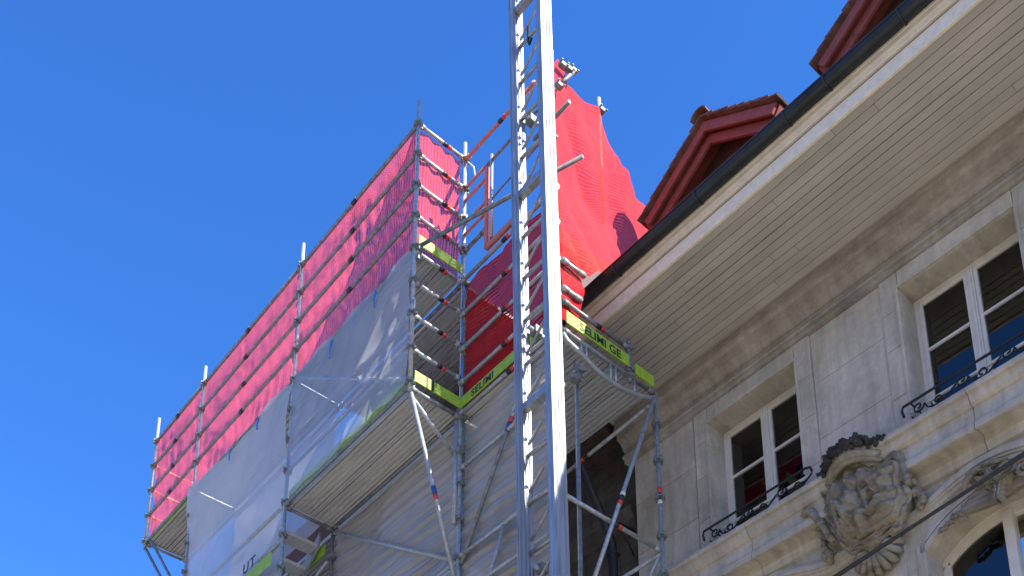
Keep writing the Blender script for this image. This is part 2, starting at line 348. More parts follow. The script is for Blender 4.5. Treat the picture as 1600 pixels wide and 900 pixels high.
# windows
def rect_window(c, idx):
    xf = W + .27
    y0, y1, z0, z1 = c - OW, c + OW, OZ0, OZ1
    fr = MB()
    for (a, b_, p, q) in ((y0, y0 + .055, z0, z1), (y1 - .055, y1, z0, z1), (y0 + .055, y1 - .055, z1 - .06, z1), (y0 + .055, y1 - .055, z0, z0 + .08)): fr.box((xf, a, p), (xf + .09, b_, q))
    win = fr.build('window', 'winpaint', house, bevel=.006)
    MB().box((xf - .022, c - .035, z0 + .08), (xf + .07, c + .035, z1 - .06)).box((xf - .035, c - .014, z0 + .08), (xf - .022, c + .014, z1 - .06)).build('mullion', 'winpaint', win, bevel=.005)
    for sgn in (1, -1):
        a, b_ = sorted((c + sgn * .035, c + sgn * (OW - .055)))
        cs = MB()
        for (p, q, r_, t) in ((a, a + .04, z0 + .08, z1 - .06), (b_ - .04, b_, z0 + .08, z1 - .06), (a + .04, b_ - .04, z1 - .105, z1 - .06), (a + .04, b_ - .04, z0 + .08, z0 + .15)): cs.box((xf - .008, p, r_), (xf + .05, q, t))
        cs.build('casement', 'winpaint', win, bevel=.004)
        zb = z0 + .62 * (z1 - z0) + .03
        box('glazing_bar', (xf - .002, a + .04, zb - .016), (xf + .04, b_ - .04, zb + .016), 'winpaint', win)
        for (p, q) in ((z0 + .15, zb - .016), (zb + .016, z1 - .105)):
            pn = MB().box((xf + .018, a + .04, p), (xf + .024, b_ - .04, q)).build('pane', 'glass', win)
    rm = MB(); A, B_ = (xf + .1, y0 - .05, z0 - .3), (xf + 2.6, y1 + .05, z1 + .5)
    rm.box((A[0], A[1] - .1, A[2]), (B_[0], A[1], B_[2])).box((A[0], B_[1], A[2]), (B_[0], B_[1] + .1, B_[2])).box((A[0], A[1], A[2] - .1), (B_[0], B_[1], A[2])).box((A[0], A[1], B_[2]), (B_[0], B_[1], B_[2] + .1)).box((B_[0], A[1], A[2]), (B_[0] + .1, B_[1], B_[2]))
    rm.build('room', 'room', win)
    return win
wins = [rect_window(c, i) for i, c in enumerate(CY)]
def arch_window(c):
    xf = W + .28; fr = MB(); n = 20
    ys = [c - AW + 2 * AW * k / n for k in range(n + 1)]; top = [arch(y, c) for y in ys]
    fr.strip_slab(ys, [t - .075 for t in top], [t for t in top], xf, xf + .09)
    for sgn in (1, -1):
        y0 = c + sgn * AW; fr.box((xf, y0, 6.5), (xf + .09, y0 - sgn * .075, ASP - .05))
    win = fr.build('arched_window', 'winpaint', house)
    box('mullion', (xf - .02, c - .05, 6.5), (xf + .07, c + .05, ACR - .06), 'winpaint', win, .005)
    for sgn in (1, -1):
        k = 10; ya = [c + sgn * (.05 + (AW - .125) * i / k) for i in range(k + 1)]
        MB().strip_slab(ya, [6.5] * (k + 1), [arch(y, c) - .07 for y in ya], xf + .03, xf + .036).build('pane', 'glass', win)
        MB().strip_slab(ya, [arch(y, c) - .12 for y in ya], [arch(y, c) - .075 for y in ya], xf - .006, xf + .05).build('casement', 'winpaint', win)
    rm = MB(); A, B_ = (xf + .1, c - AW, 6.0), (xf + 2.5, c + AW, 9.3)
    rm.box((A[0], A[1] - .1, A[2]), (B_[0], A[1], B_[2])).box((A[0], B_[1], A[2]), (B_[0], B_[1] + .1, B_[2])).box((A[0], A[1], A[2] - .1), (B_[0], B_[1], A[2])).box((A[0], A[1], B_[2]), (B_[0], B_[1], B_[2] + .1)).box((B_[0], A[1], A[2]), (B_[0] + .1, B_[1], B_[2]))
    rm.build('room', 'room', win)
for c in CY: arch_window(c)
# wrought iron window rails
def scroll(cx, cz, r0, turns, a0, dr, n=18):
    return [(cx + (r0 - dr * k / n) * cos(a0 + turns * 2 * pi * k / n), cz + (r0 - dr * k / n) * sin(a0 + turns * 2 * pi * k / n)) for k in range(n + 1)]
def railing(c):
    x = W - .17; y0, y1 = c - .79, c + .66; z = 10.27
    mb = MB().path([(x, y1 + .0, z - .12), (x, y1 + .015, z - .05), (x, y1, z), (x, y0 + .05, z), (x, y0 - .01, z - .02), (x, y0 - .03, z - .08)], .014, 7)
    rl = mb.build('window_railing', 'iron', house)
    MB().tube((x + .06, y0 + .05, z - .06), (x + .06, y1 - .03, z - .06), .017, 8).build('hand_bar', 'winpaint', rl)
    L = y1 - y0
    for k in range(3):
        yc = y1 - .16 - k * .46
        for pts in (scroll(yc, z - .10, .065, 1.3, pi, .05), scroll(yc - .20, z - .15, .065, -1.3, 0, .05)):
            MB().path([(x, p, q) for p, q in pts], .010, 5).build('scroll', 'iron', rl)
        MB().path([(x, yc - .065, z - .10), (x, yc - .09, z - .16), (x, yc - .15, z - .19), (x, yc - .25, z - .20), (x, yc - .33, z - .15), (x, yc - .40, z - .10)], .010, 5).build('scroll', 'iron', rl)
    for k in range(2):
        yy = (y0 + .12, y1 - .08)[k]; MB().tube((x, yy, z), (W + .02, yy, z - .01), .011, 6).tube((x, yy, z - .17), (W + .02, yy, z - .17), .009, 6).build('fixing', 'iron', rl)
    return rl
for c in CY: railing(c)
# eave: soffit boards, fascia, gutter
EX = 7.94; SZ = 12.64
box('soffit_backing', (EX + .02, HY0, SZ + .03), (W + .1, HY1 + .25, SZ + .06), 'soffit_gap', house)
nb = 14; bw = (W - .02 - EX) / nb
for k in range(nb):
    y = HY0 - rnd.random() * 1.5
    while y < HY1 + .12:
        ln = rnd.choice([3.4, 4.2, 5.0, 6.0]); y2 = min(y + ln, HY1 + .12)
        if HY1 + .12 - y2 < .5: y2 = HY1 + .12
        dz = rnd.uniform(0, .003); g_ = rnd.uniform(.003, .0075)
        MB().box((EX + k * bw + g_, max(y, HY0) + .002, SZ + dz), (EX + (k + 1) * bw - g_, y2 - .002, SZ + .024)).build('soffit_board', 'soffit', house, bevel=.003)
        y = y2
box('eave_end_board', (EX - .02, HY1 + .125, SZ - .01), (W + .05, HY1 + .16, 12.98), 'soffit', house, .004)
MB().extrude_y([(EX + .0, SZ - .02), (EX + .0, SZ + .15), (EX - .035, SZ + .15), (EX - .035, SZ - .02)], HY0, HY1 + .2).build('fascia_board', 'trimwhite', house, bevel=.004)
MB().extrude_y([(EX + .0, SZ + .152), (EX - .02, SZ + .152), (EX - .02, SZ + .175), (EX, SZ + .175)], HY0, HY1 + .2).build('shadow_gap', 'soffit_gap', house)
MB().extrude_y([(EX + .1, SZ + .176), (EX - .05, SZ + .176), (EX - .062, SZ + .186), (EX - .068, SZ + .205), (EX - .08, SZ + .208), (EX - .09, SZ + .218), (EX - .098, SZ + .262), (EX - .11, SZ + .266), (EX - .115, SZ + .288), (EX + .1, SZ + .288)], HY0, HY1 + .2).build('eave_moulding', 'cream', house)
GX, GZ, GR = EX - .185, SZ + .335, .078
gut = MB(); n = 12
for y0, y1 in zip([HY0, -1.2, .6, 2.2, 3.55, 4.38, 6.0], [-1.2, .6, 2.2, 3.55, 4.38, 6.0, HY1 + .2]):
    prof = [(GX + GR * cos(pi + pi * k / n), GZ + GR * 1.05 * sin(pi + pi * k / n)) for k in range(n + 1)]
    prof_in = [(GX + (GR - .006) * cos(pi + pi * k / n), GZ + (GR - .006) * 1.05 * sin(pi + pi * k / n)) for k in range(n, -1, -1)]
    gut.extrude_y(prof + prof_in, y0, y1)
gut = gut.build('gutter', 'gutter', house)
MB().tube((GX - GR, HY0, GZ + .004), (GX - GR, HY1 + .2, GZ + .004), .012, 8).build('gutter_bead', 'gutter', gut)
for y in (-1.2, .6, 2.2, 3.57, 4.38, 4.85, 6.0, 7.2):
    pts = [(GX + (GR + .006) * cos(pi + pi * k / n), y, GZ + (GR + .006) * 1.05 * sin(pi + pi * k / n)) for k in range(n + 1)]
    MB().path(pts, .012, 6).build('gutter_joint', 'gutter', gut)
MB().extrude_y([(EX - .10, SZ + .292), (EX - .10, SZ + .44), (EX + .1, SZ + .50), (EX + .1, SZ + .292)], HY0, HY1 + .2).build('eave_backing', 'gutter', house)
# roof slope
MB().add([(EX - .12, HY0, 13.10), (EX - .12, HY1 + .2, 13.10), (13.2, HY1 + .2, 17.6), (13.2, HY0, 17.6), (EX - .12, HY0, 13.06), (EX - .12, HY1 + .2, 13.06), (13.2, HY1 + .2, 17.5), (13.2, HY0, 17.5)],
         [(0, 1, 2, 3), (7, 6, 5, 4), (0, 3, 7, 4), (1, 5, 6, 2), (0, 4, 5, 1), (3, 2, 6, 7)]).build('roof', 'tile', house)
# dormers
DX = 8.46; DHW = .98; DPK = 15.06; DEV = 14.38
tile_src = None
def rake_z(d): return DPK - (DPK - DEV) * d / DHW
def dormer(c):
    global tile_src
    dn = MB().add([(DX + .34, c - DHW + .3, 13.4), (DX + .34, c + DHW - .3, 13.4), (DX + .34, c + DHW - .3, rake_z(DHW - .3) - .1), (DX + .34, c, DPK - .1), (DX + .34, c - DHW + .3, rake_z(DHW - .3) - .1),
                   (11, c - DHW + .3, 13.4), (11, c + DHW - .3, 13.4), (11, c + DHW - .3, rake_z(DHW - .3) - .1), (11, c, DPK - .1), (11, c - DHW + .3, rake_z(DHW - .3) - .1)],
                  [(0, 1, 2, 3, 4), (9, 8, 7, 6, 5), (0, 5, 6, 1), (1, 6, 7, 2), (4, 9, 5, 0)]).build('dormer', 'redwood_dark', house)
    sl = Vector((0, DHW, -(DPK - DEV))); ln = sl.length
    for sgn in (1, -1):
        d = Vector((0, sgn * DHW, -(DPK - DEV))) / ln; nrm = Vector((0, sgn * (DPK - DEV), DHW)) / ln
        def slab(x0, x1, s0, s1, n0, n1, nm, mat, par=dn, bev=.004):
            P0 = Vector((0, c, DPK)); vs = []
            for x in (x0 + .004 * (sgn < 0), x1 + .004 * (sgn < 0)):
                for s_, q in ((s0, n0), (s1, n0), (s1, n1), (s0, n1)): p = P0 + d * s_ + nrm * q; vs.append((x, p.y, p.z))
            return MB().add(vs, [(0, 1, 2, 3), (7, 6, 5, 4), (0, 4, 5, 1), (1, 5, 6, 2), (2, 6, 7, 3), (3, 7, 4, 0)]).build(nm, mat, par, bevel=bev)
        slab(DX + .05, 11, .0, ln, -.05, -.02, 'roof_boarding', 'redwood')
        slab(DX, DX + .035, .0, ln + .02, -.135, -.012, 'bargeboard', 'redwood')
        slab(DX + .09, DX + .13, .09, ln - .02, -.235, -.12, 'inner_bargeboard', 'redwood')
        for (a, b_) in ((.3, .42),): slab(DX + .13, 11, ln - .24, ln - .06, -.17, -.06, 'eave_plate', 'redwood')
        slab(DX + .05, 10.2, ln - .0, ln + .035, -.14, -.0, 'eave_fascia', 'redwood')
        # clay tiles laid in courses
        rows = 9; ex = ln / rows
        for r_ in range(rows):
            for q in range(7):
                s0 = r_ * ex - .02 + rnd.uniform(-.006, .006); s1 = s0 + ex + .075; x0 = DX - .055 + q * .172 + (r_ % 2) * .0 + rnd.uniform(-.006, .006); t = rnd.uniform(0, .006)
                P0 = Vector((0, c, DPK)); vs = []
                for x in (x0, x0 + .168):
                    for s_, nn in ((s0, .0), (s1, .028 + t), (s1, .048 + t), (s0, .018)): p = P0 + d * s_ + nrm * nn; vs.append((x, p.y, p.z))
                MB().add(vs, [(0, 1, 2, 3), (7, 6, 5, 4), (0, 4, 5, 1), (1, 5, 6, 2), (2, 6, 7, 3), (3, 7, 4, 0)]).build('roof_tile', 'tile', dn)
        slab(DX + 1.15, 11, 0, ln + .05, .002, .045, 'tile_field', 'tile')
    for q in range(4):
        xa = DX - .10 + q * .36; k = 8; vs = []
        for x, rr in ((xa, .118), (xa + .38, .098)):
            vs += [(x, c + rr * cos(pi * j / k), DPK + .0 + rr * .85 * sin(pi * j / k)) for j in range(k + 1)] + [(x, c + (rr - .02) * cos(pi * j / k), DPK + (rr - .02) * .85 * sin(pi * j / k)) for j in range(k, -1, -1)]
        m_ = 2 * (k + 1); fs = [(i, (i + 1) % m_, m_ + (i + 1) % m_, m_ + i) for i in range(m_)] + [tuple(reversed(range(m_))), tuple(range(m_, 2 * m_))]
        MB().add(vs, fs).build('ridge_tile', 'tile', dn)
    return dn
for c in (6.40, 3.88): dormer(c)

# carved crest between the windows
def leaf(o, d, L, Wd, curl, x_out, par, name='acanthus', mat='stone_carved', lobes=4):
    """ribbed, lobed leaf in the wall plane: o=(y,z) root, d=direction angle, curling out toward -x at the tip"""
    nu, nv = 16, 28; ca, sa = cos(d), sin(d)
    def fn(u, v):
        w_ = Wd * (sin(pi * min(1, v * .92 + .08)) ** .7) * (1 - .35 * abs(sin(v * lobes * pi)) ** 2) * (1 - .3 * v); q = (u * 2 - 1)
        a_ = L * v; b_ = w_ * q + curl * L * v * v
        h = .035 * (1 - abs(q) ** 1.5) + .018 * (1 - abs(q)) * cos(q * 9) + .05 * v ** 2 - .06 * max(0, v - .8) + .012 * sin(v * lobes * 2 * pi) * abs(q)
        return (W - x_out - h, o[0] + ca * a_ - sa * b_, o[1] + sa * a_ + ca * b_)
    mb = MB().grid(fn, nu, nv); n0 = len(mb.v)
    ring = [j * (nu + 1) for j in range(nv + 1)] + [nv * (nu + 1) + i for i in range(1, nu + 1)] + [j * (nu + 1) + nu for j in range(nv - 1, -1, -1)]
    mb.v += [(W - x_out + .05, mb.v[i][1], mb.v[i][2]) for i in ring]; m_ = len(ring)
    for k in range(m_ - 1): mb.f.append((ring[k], ring[k + 1], n0 + k + 1, n0 + k)); mb.sm.append(True)
    return mb.build(name, mat, par)
def cpt(y, z, x): return (x, y, z)
crest = MB()
outl = [(5.66, 9.84), (5.50, 9.93), (5.36, 9.93), (5.25, 9.86), (5.18, 9.76), (5.11, 9.69), (5.00, 9.69), (4.90, 9.70), (4.84, 9.62), (4.87, 9.50), (4.89, 9.40), (4.85, 9.28), (4.88, 9.14), (4.98, 9.03), (5.15, 9.01), (5.35, 9.00), (5.52, 9.02), (5.61, 9.12), (5.66, 9.26), (5.73, 9.42), (5.74, 9.60), (5.70, 9.74)]
def smooth_closed(pts, k=4):
    out = []; n = len(pts)
    for i in range(n):
        p0, p1, p2, p3 = (Vector((*pts[(i + j) % n], 0)) for j in (-1, 0, 1, 2))
        for t in range(k):
            t /= k; out.append(tuple(.5 * ((2 * p1) + (p2 - p0) * t + (2 * p0 - 5 * p1 + 4 * p2 - p3) * t * t + (3 * p1 - p0 - 3 * p2 + p3) * t ** 3))[:2])
    return out
ol = smooth_closed(outl, 8); no = len(ol); cy, cz = 5.31, 9.45; RN = 64
def ridge(y, z, f, seed):
    return 1 - 2 * abs(noise.noise(Vector((y * f, z * f, seed))))
def relief(y, z):
    wy = y + .04 * noise.noise(Vector((y * 7, z * 7, 2))); wz = z + .05 * noise.noise(Vector((y * 6, z * 6, 7)))
    r_ = .018 * ridge(wy, wz, 9, 3) + .012 * ridge(wy, wz, 21, 5) + .03 * noise.noise(Vector((y * 5, z * 5, 1)))
    side = 1 / (1 + math.exp((y - 5.22) * 40))                                   # right half: rippling drapery
    t_ = sin(wz * 44 + 9 * (y - 5)); r_ += side * (.022 * (abs(t_) ** .6) * (1 if t_ > 0 else -1))
    t_ = sin((wy * 1.0 - wz * .18) * 52); r_ += (1 - side) * .020 * (abs(t_) ** .6) * (1 if t_ > 0 else -1)
    def bump(py, pz, sy, sz, a, rot=0):
        dy, dz = y - py, z - pz; c_, s_ = cos(rot), sin(rot); u = (dy * c_ + dz * s_) / sy; v = (-dy * s_ + dz * c_) / sz
        return a * max(0, 1 - (u * u + v * v)) ** .6
    r_ += bump(5.40, 9.36, .09, .20, .13, .25) + bump(5.34, 9.60, .055, .07, .12) + bump(5.50, 9.18, .05, .13, .11, -.3) + bump(5.30, 9.16, .045, .13, .11, .35) + bump(5.52, 9.45, .04, .14, .09, -.6)
    r_ -= bump(5.24, 9.52, .05, .07, .10) + bump(5.17, 9.34, .045, .09, .09) + bump(5.42, 9.06, .04, .04, .08)
    r_ += bump(5.08, 9.20, .12, .06, .06, .4) + bump(5.02, 9.45, .06, .15, .05) + bump(5.58, 9.70, .05, .12, .06, -.4)
    return r_
vs = []
for q_ in range(RN + 1):
    t = q_ / RN
    for (y, z) in ol:
        yy, zz = cy + (y - cy) * t, cz + (z - cz) * t
        dome = .23 * math.sqrt(max(0, 1 - t ** 2.6 * .93)); e = 1 - t ** 8
        lip = .05 * math.exp(-((t - .90) / .05) ** 2)
        vs.append((W - .10 - dome - relief(yy, zz) * e - lip, yy, zz))
fs = [(q_ * no + i, q_ * no + (i + 1) % no, (q_ + 1) * no + (i + 1) % no, (q_ + 1) * no + i) for q_ in range(RN) for i in range(no)]
crest.add(vs, fs, True)
# back block to the wall
crest.add([(W - .17, y, z) for y, z in ol] + [(W + .02, cy + (y - cy) * .9, cz + (z - cz) * .9) for y, z in ol], [(i, (i + 1) % no, no + (i + 1) % no, no + i) for i in range(no)], True)
crest = crest.build('carved_crest', 'stone_carved', house)
crest['label'] = 'weathered carved stone crest with crown between the two upper windows'
MB().path([(W - .185 + .02 * sin(i * .5), y, z) for i, (y, z) in enumerate(ol)], [.028 + .010 * sin(i * .45) for i in range(no)], 7, closed=True).build('rim', 'stone_carved', crest)
# crown: bowed band and acanthus leaves
yy = [5.66 - .60 * k / 16 for k in range(17)]
band = [(W - .24 - .17 * sin(pi * k / 16), 5.66 - .60 * k / 16, 9.83 + .06 * sin(pi * k / 16)) for k in range(17)]
MB().path(band, .045, 8).path([(x + .0, y, z + .06) for x, y, z in band], .036, 8).path([(x + .02, y, z - .055) for x, y, z in band], .028, 8).build('crown_band', 'stone_carved', crest)
for k in range(13):
    x, y, z = band[min(16, max(0, round(k * 16 / 12)))]; z += .085; mb = MB(); big = 1.1 if k % 2 == 0 else .75
    for a_, l_ in ((0, .085), (.8, .085), (-.8, .085), (1.7, .07), (-1.7, .07), (.4, .05), (-.5, .05)):
        a_ += rnd.uniform(-.35, .35); dy, dz = sin(a_), cos(a_); L_ = l_ * big * rnd.uniform(.8, 1.25); o_ = rnd.uniform(-.03, .01)
        mb.path([(x + .02, y, z - .01), (x - .01, y + dy * L_ * .5, z + dz * L_ * .55), (x - .04 + o_, y + dy * L_ * .9, z + dz * L_ * .95), (x - .075 + o_, y + dy * L_ * 1.05, z + dz * L_ * .82)], [.014, .030, .030, .014], 7)
    mb.build('crown_leaf', 'stone_black', crest)
# side scroll wings with hanging garlands
for pts, rs, nm in (([(6.02, 9.66), (5.98, 9.71), (5.92, 9.67), (5.86, 9.56), (5.79, 9.42), (5.74, 9.28), (5.68, 9.16)], [.035, .05, .05, .045, .04, .04, .03], 'scroll_wing'),
                    ([(5.06, 9.66), (5.00, 9.74), (4.93, 9.76), (4.88, 9.70), (4.85, 9.58), (4.83, 9.44), (4.82, 9.34)], [.03, .04, .045, .05, .04, .035, .03], 'scroll_wing')):
    MB().path([(W - .21, y, z) for y, z in pts], rs, 8).build(nm, 'stone_carved', crest)
for pts in ([(5.93, 9.55), (5.88, 9.44), (5.85, 9.32), (5.84, 9.2), (5.84, 9.1)], [(4.90, 9.62), (4.87, 9.50), (4.83, 9.38), (4.79, 9.26), (4.76, 9.17)]):
    for i, (y, z) in enumerate(pts):
        for q in range(4):
            MB().blob((W - .10 + rnd.uniform(-.03, .03), y + rnd.uniform(-.03, .03), z + rnd.uniform(-.04, .04)), (.045, .036, .05), i * 5 + q, .6, 8, 6).build('garland_leaf', 'stone_carved', crest)
for (o_, d_, L_, w_, c_, x_) in (((5.70, 9.40), 2.2, .26, .07, .5, .15), ((5.70, 9.55), 1.7, .24, .06, -.4, .19), ((5.62, 9.20), 3.6, .22, .06, .4, .13), ((4.90, 9.34), -.9, .24, .06, .5, .14), ((4.90, 9.50), 1.3, .22, .06, -.5, .18),
                                   ((4.96, 9.10), -1.3, .2, .055, .4, .15), ((5.55, 9.06), -2.2, .2, .055, -.4, .15), ((5.30, 9.84), 1.2, .16, .05, .5, .30), ((5.44, 9.86), 2.0, .16, .05, -.5, .30), ((5.16, 9.74), -.2, .2, .05, .5, .2),
                                   ((5.18, 9.05), -1.0, .17, .05, .5, .19), ((5.42, 9.05), -2.1, .17, .05, -.5, .19)):
    leaf(o_, d_, L_, w_, c_, x_, crest)
# ribbon and shell below
for k in range(4):
    y0 = 5.55 - k * .15; MB().path([(W - .16 - .03 * (k % 2), y0, 9.0 + .02 * k), (W - .20, y0 - .05, 9.05), (W - .20, y0 - .1, 9.07), (W - .17, y0 - .14, 9.03), (W - .16, y0 - .12, 8.97), (W - .17, y0 - .06, 8.95), (W - .16, y0, 9.0)], .026, 6).build('ribbon', 'stone_carved', crest)
for k in range(9):
    a = pi + pi * (k + .5) / 9; r0, r1 = .05, .27
    y0, z0 = 5.30, 8.94
    MB().path([(W - .13, y0 - r0 * cos(a), z0 + r0 * sin(a)), (W - .15, y0 - r1 * .55 * cos(a), z0 + r1 * .55 * sin(a)), (W - .09, y0 - r1 * .95 * cos(a), z0 + r1 * sin(a)), (W - .02, y0 - r1 * cos(a), z0 + r1 * 1.02 * sin(a))], [.015, .035, .038, .02], 7).build('shell_rib', 'stone_carved', crest)
MB().blob((W - .14, 5.30, 8.96), (.09, .10, .07), 3, .4).build('mask', 'stone_carved', crest)
# rocaille ornament on the arch crown
orn = MB().strip_slab([4.40 - .05 * k for k in range(14)], [8.85 - .05 * sin(k / 13 * pi) for k in range(14)], [8.93 + .16 * sin(k / 13 * pi) for k in range(14)], W - .06, W + .02).build('rocaille', 'stone_carved', house, bevel=.02)
for (o_, d_, L_, w_, c_, x_) in (((4.10, 8.92), 2.75, .30, .075, .3, .06), ((4.12, 8.92), 2.2, .26, .07, .4, .09), ((4.06, 8.93), 1.6, .24, .065, -.3, .10), ((4.0, 8.92), 1.0, .24, .065, -.4, .09), ((4.10, 8.94), 3.5, .24, .06, -.3, .07), ((4.05, 8.95), 4.4, .2, .055, .3, .09), ((3.98, 8.94), 5.2, .2, .055, -.3, .08), ((3.95, 8.93), .2, .26, .06, .4, .07)):
    leaf(o_, d_, L_, w_, c_, x_, orn, 'curl')
MB().path([(W - .12 - .003 * t, 3.76 + (.115 - .008 * t) * cos(t * .62 + 1), 8.92 + (.115 - .008 * t) * sin(t * .62 + 1)) for t in range(14)], [.03 - .0012 * t for t in range(14)], 8).build('curl', 'stone_carved', orn)
MB().path([(W - .10, 4.36, 9.0), (W - .13, 4.30, 9.10), (W - .13, 4.20, 9.16), (W - .12, 4.05, 9.17), (W - .1, 3.9, 9.12)], [.018, .03, .034, .03, .015], 8).build('curl', 'stone_carved', orn)
for k in range(9):
    MB().blob((W - .05, 4.42 + .028 * k, 8.88 - .012 * k + rnd.uniform(-.03, .03)), (.03, .028, .025), k, .6, 8, 6).build('leaf', 'stone_carved', orn)
MB().box((W - .12, 4.20, 9.12), (W - .02, 4.30, 9.20)).build('boss', 'stone_carved', orn)

# ---------------------------------------------------------------- neighbouring house behind the scaffold, its shade put into the stone colour
nb_ = thing('neighbouring_house', (12.5, 15, 0.12), 'dark shaded neighbouring house half hidden behind the scaffold', 'house')
NX = 9.62
box('wall', (NX, HY1 + .16, .1), (16, 22, 12.9), 'stone_shade', nb_)
MB().extrude_y([(NX + .02, 11.3), (NX - .06, 11.32), (NX - .08, 11.42), (NX - .14, 11.5), (NX - .14, 11.58), (NX + .02, 11.6)], HY1 + .17, 22).build('string_course', 'stone_shade', nb_)
MB().extrude_y([(NX + .02, 9.7), (NX - .10, 9.72), (NX - .16, 9.82), (NX - .16, 9.92), (NX + .02, 9.95)], HY1 + .17, 22).build('string_course', 'stone_shade', nb_)
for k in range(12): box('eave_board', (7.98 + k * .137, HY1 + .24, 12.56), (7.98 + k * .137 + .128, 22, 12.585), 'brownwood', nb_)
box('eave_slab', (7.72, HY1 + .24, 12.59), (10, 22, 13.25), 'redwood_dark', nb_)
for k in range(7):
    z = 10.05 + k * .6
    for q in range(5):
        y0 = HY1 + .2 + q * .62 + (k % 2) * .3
        if z + .6 < 11.3 or (k < 2): box('stone_block', (NX - .012, y0 + .006, z + .006), (NX + .01, y0 + .61, min(z + .59, 11.29)), 'stone_shade', nb_, .006)
box('gap_block', (8.25, HY1 + .2, 12.9), (12, HY1 + .45, 15.36), 'redwood_dark', nb_)  # made-up block filling the shaded dark gap between tent net and gutter
MB().extrude_y([(7.7, 13.26), (7.7, 13.34), (13, 16.9), (13, 16.8)], HY1 + .24, 22).build('roof', 'tile', nb_)
for yy_ in (10.6, 13.0, 15.4):
    wv_ = MB().box((NX - .05, yy_ - .6, 9.98), (NX + .03, yy_ - .5, 11.2)).box((NX - .05, yy_ + .5, 9.98), (NX + .03, yy_ + .6, 11.2)).box((NX - .05, yy_ - .5, 11.1), (NX + .03, yy_ + .5, 11.2)).build('window', 'winpaint', nb_)
    box('pane', (NX - .03, yy_ - .5, 9.98), (NX - .02, yy_ + .5, 11.1), 'glass', wv_)
dp = MB().path([(8.35, 8.82, 12.55), (8.36, 8.82, 12.45), (8.5, 8.82, 12.15), (8.9, 8.82, 11.48), (9.14, 8.82, 11.08), (9.22, 8.82, 10.9), (9.235, 8.82, 10.6), (9.25, 8.82, 6), (9.26, 8.82, .2)], .062, 12).build('downpipe', 'pipe', nb_)
for z in (10.75, 8.6): MB().path([(9.24 + .075 * cos(t * pi / 6), 8.82 + .075 * sin(t * pi / 6), z) for t in range(12)], .012, 6, closed=True).build('pipe_clip', 'pipe', dp)
br = MB().path([(NX, 8.78, 11.25), (NX - .25, 8.80, 11.27), (NX - .38, 8.8, 11.2)], .014, 6).path([(NX - .02, 8.8, 10.9), (NX - .12, 8.8, 11.05), (NX - .25, 8.8, 11.12), (NX - .3, 8.8, 11.22)], .012, 6)
for s_ in (0, 1, 2): br.path([(NX - .1 - s_ * .08, 8.79 + .0, 11.12 + s_ * .03) , (NX - .13 - s_ * .08, 8.79, 11.18 + s_ * .02), (NX - .08 - s_ * .08, 8.79, 11.22)], .010, 5)
br.build('iron_bracket', 'iron', nb_)

# ---------------------------------------------------------------- unseen house across the street, added for its warm bounced light
opp = thing('opposite_house', (-10, 4, 0.0), 'unseen pale sandstone house across the street, added for warm bounced light', 'house')
box('wall', (-14, -16, 0), (-7.2, 26, 12.4), 'stone', opp)
MB().extrude_y([(-14, 12.4), (-6.4, 12.4), (-6.4, 12.55), (-10.6, 15.4), (-14, 15.4)], -16.2, 26.2).build('roof', 'tile', opp)
for kz in range(3):
    for ky in range(13):
        y = -14 + ky * 3.1; z = 1.6 + kz * 3.6
        wq = MB().box((-7.16, y - .75, z - .15), (-7.02, y + .75, z)).box((-7.16, y - .7, z), (-7.10, y - .55, z + 2)).box((-7.16, y + .55, z), (-7.10, y + .7, z + 2)).box((-7.16, y - .7, z + 2), (-7.08, y + .7, z + 2.2)).build('window', 'winpaint', opp)
        box('pane', (-7.18, y - .55, z), (-7.15, y + .55, z + 2), 'glass', wq)

# ---------------------------------------------------------------- scaffold
X0, X1, XF = 6.32, 7.06, 8.48
YE, YD, Y2, Y3, Y4 = 7.38, 9.14, 11.90, 14.86, 16.58
T = .0262
sc = thing('scaffold', (7.2, 11.5, 0.12), 'galvanised steel scaffold with boarded lifts projecting over the street', 'scaffold')
k = 10
ros = MB().path([(.0, 0, -.006), (0, 0, .006)], .062, 14)
for a in range(4): ros.box((.045 * cos(a * pi / 2) - .014, .045 * sin(a * pi / 2) - .014, -.032), (.045 * cos(a * pi / 2) + .014, .045 * sin(a * pi / 2) + .014, .034))
rosette_src = None
def standard(x, y, z0, z1, zr0=None, mat='steel', joints=()):
    global rosette_src
    st = MB().tube((x, y, z0), (x, y, z1), T).build('standard', mat, sc)
    z = 11.87 - 12 * .5
    while z < z1 - .05:
        if z > max(z0, 7.8) + .05 and (zr0 is None or z >= zr0):
            if rosette_src is None:
                rosette_src = MB(); rosette_src.add([(a + x, b_ + y, c + z) for a, b_, c in ros.v], ros.f); rosette_src = rosette_src.build('rosette', 'steel_old', st)
            else: inst(rosette_src, (x, y, z), st, 'rosette')
        z += .5
    for zj in joints: MB().tube((x, y, zj), (x, y, zj + .16), T * 1.22).build('sleeve', mat, st)
    return st
stC = standard(X0, YD, 11.74, 16.26, joints=(12.9,)); stB = standard(X0, Y2, .13, 16.27, joints=(14.5,)); standard(X0, Y3, .13, 16.22); standard(X0, Y4, 13.72, 16.36, 13.8)
stD = standard(X1, YD, .13, 16.16, joints=(14.3,)); standard(X1, Y2, .13, 11.9, mat='steel_old'); standard(X1, Y3, .13, 11.9); standard(X1, Y4, 13.78, 14.2)
standard(7.0, YE + .05, 7.0, 15.95, 99, mat='steel_old'); stF = standard(XF + .03, YE, .13, 11.80)
MB().tube((X1 + .055, YD + .02, .13), (X1 + .055, YD + .02, 11.75), T).build('standard', 'steel', sc)
MB().tube((X1 - .055, YD + .02, 10.3), (X1 - .055, YD + .02, 11.72), T).build('standard', 'steel', sc)
standard(8.09, YE, 11.70, 12.30, mat='steel_old'); standard(7.98, YE + .24, 14.2, 16.22, 99)
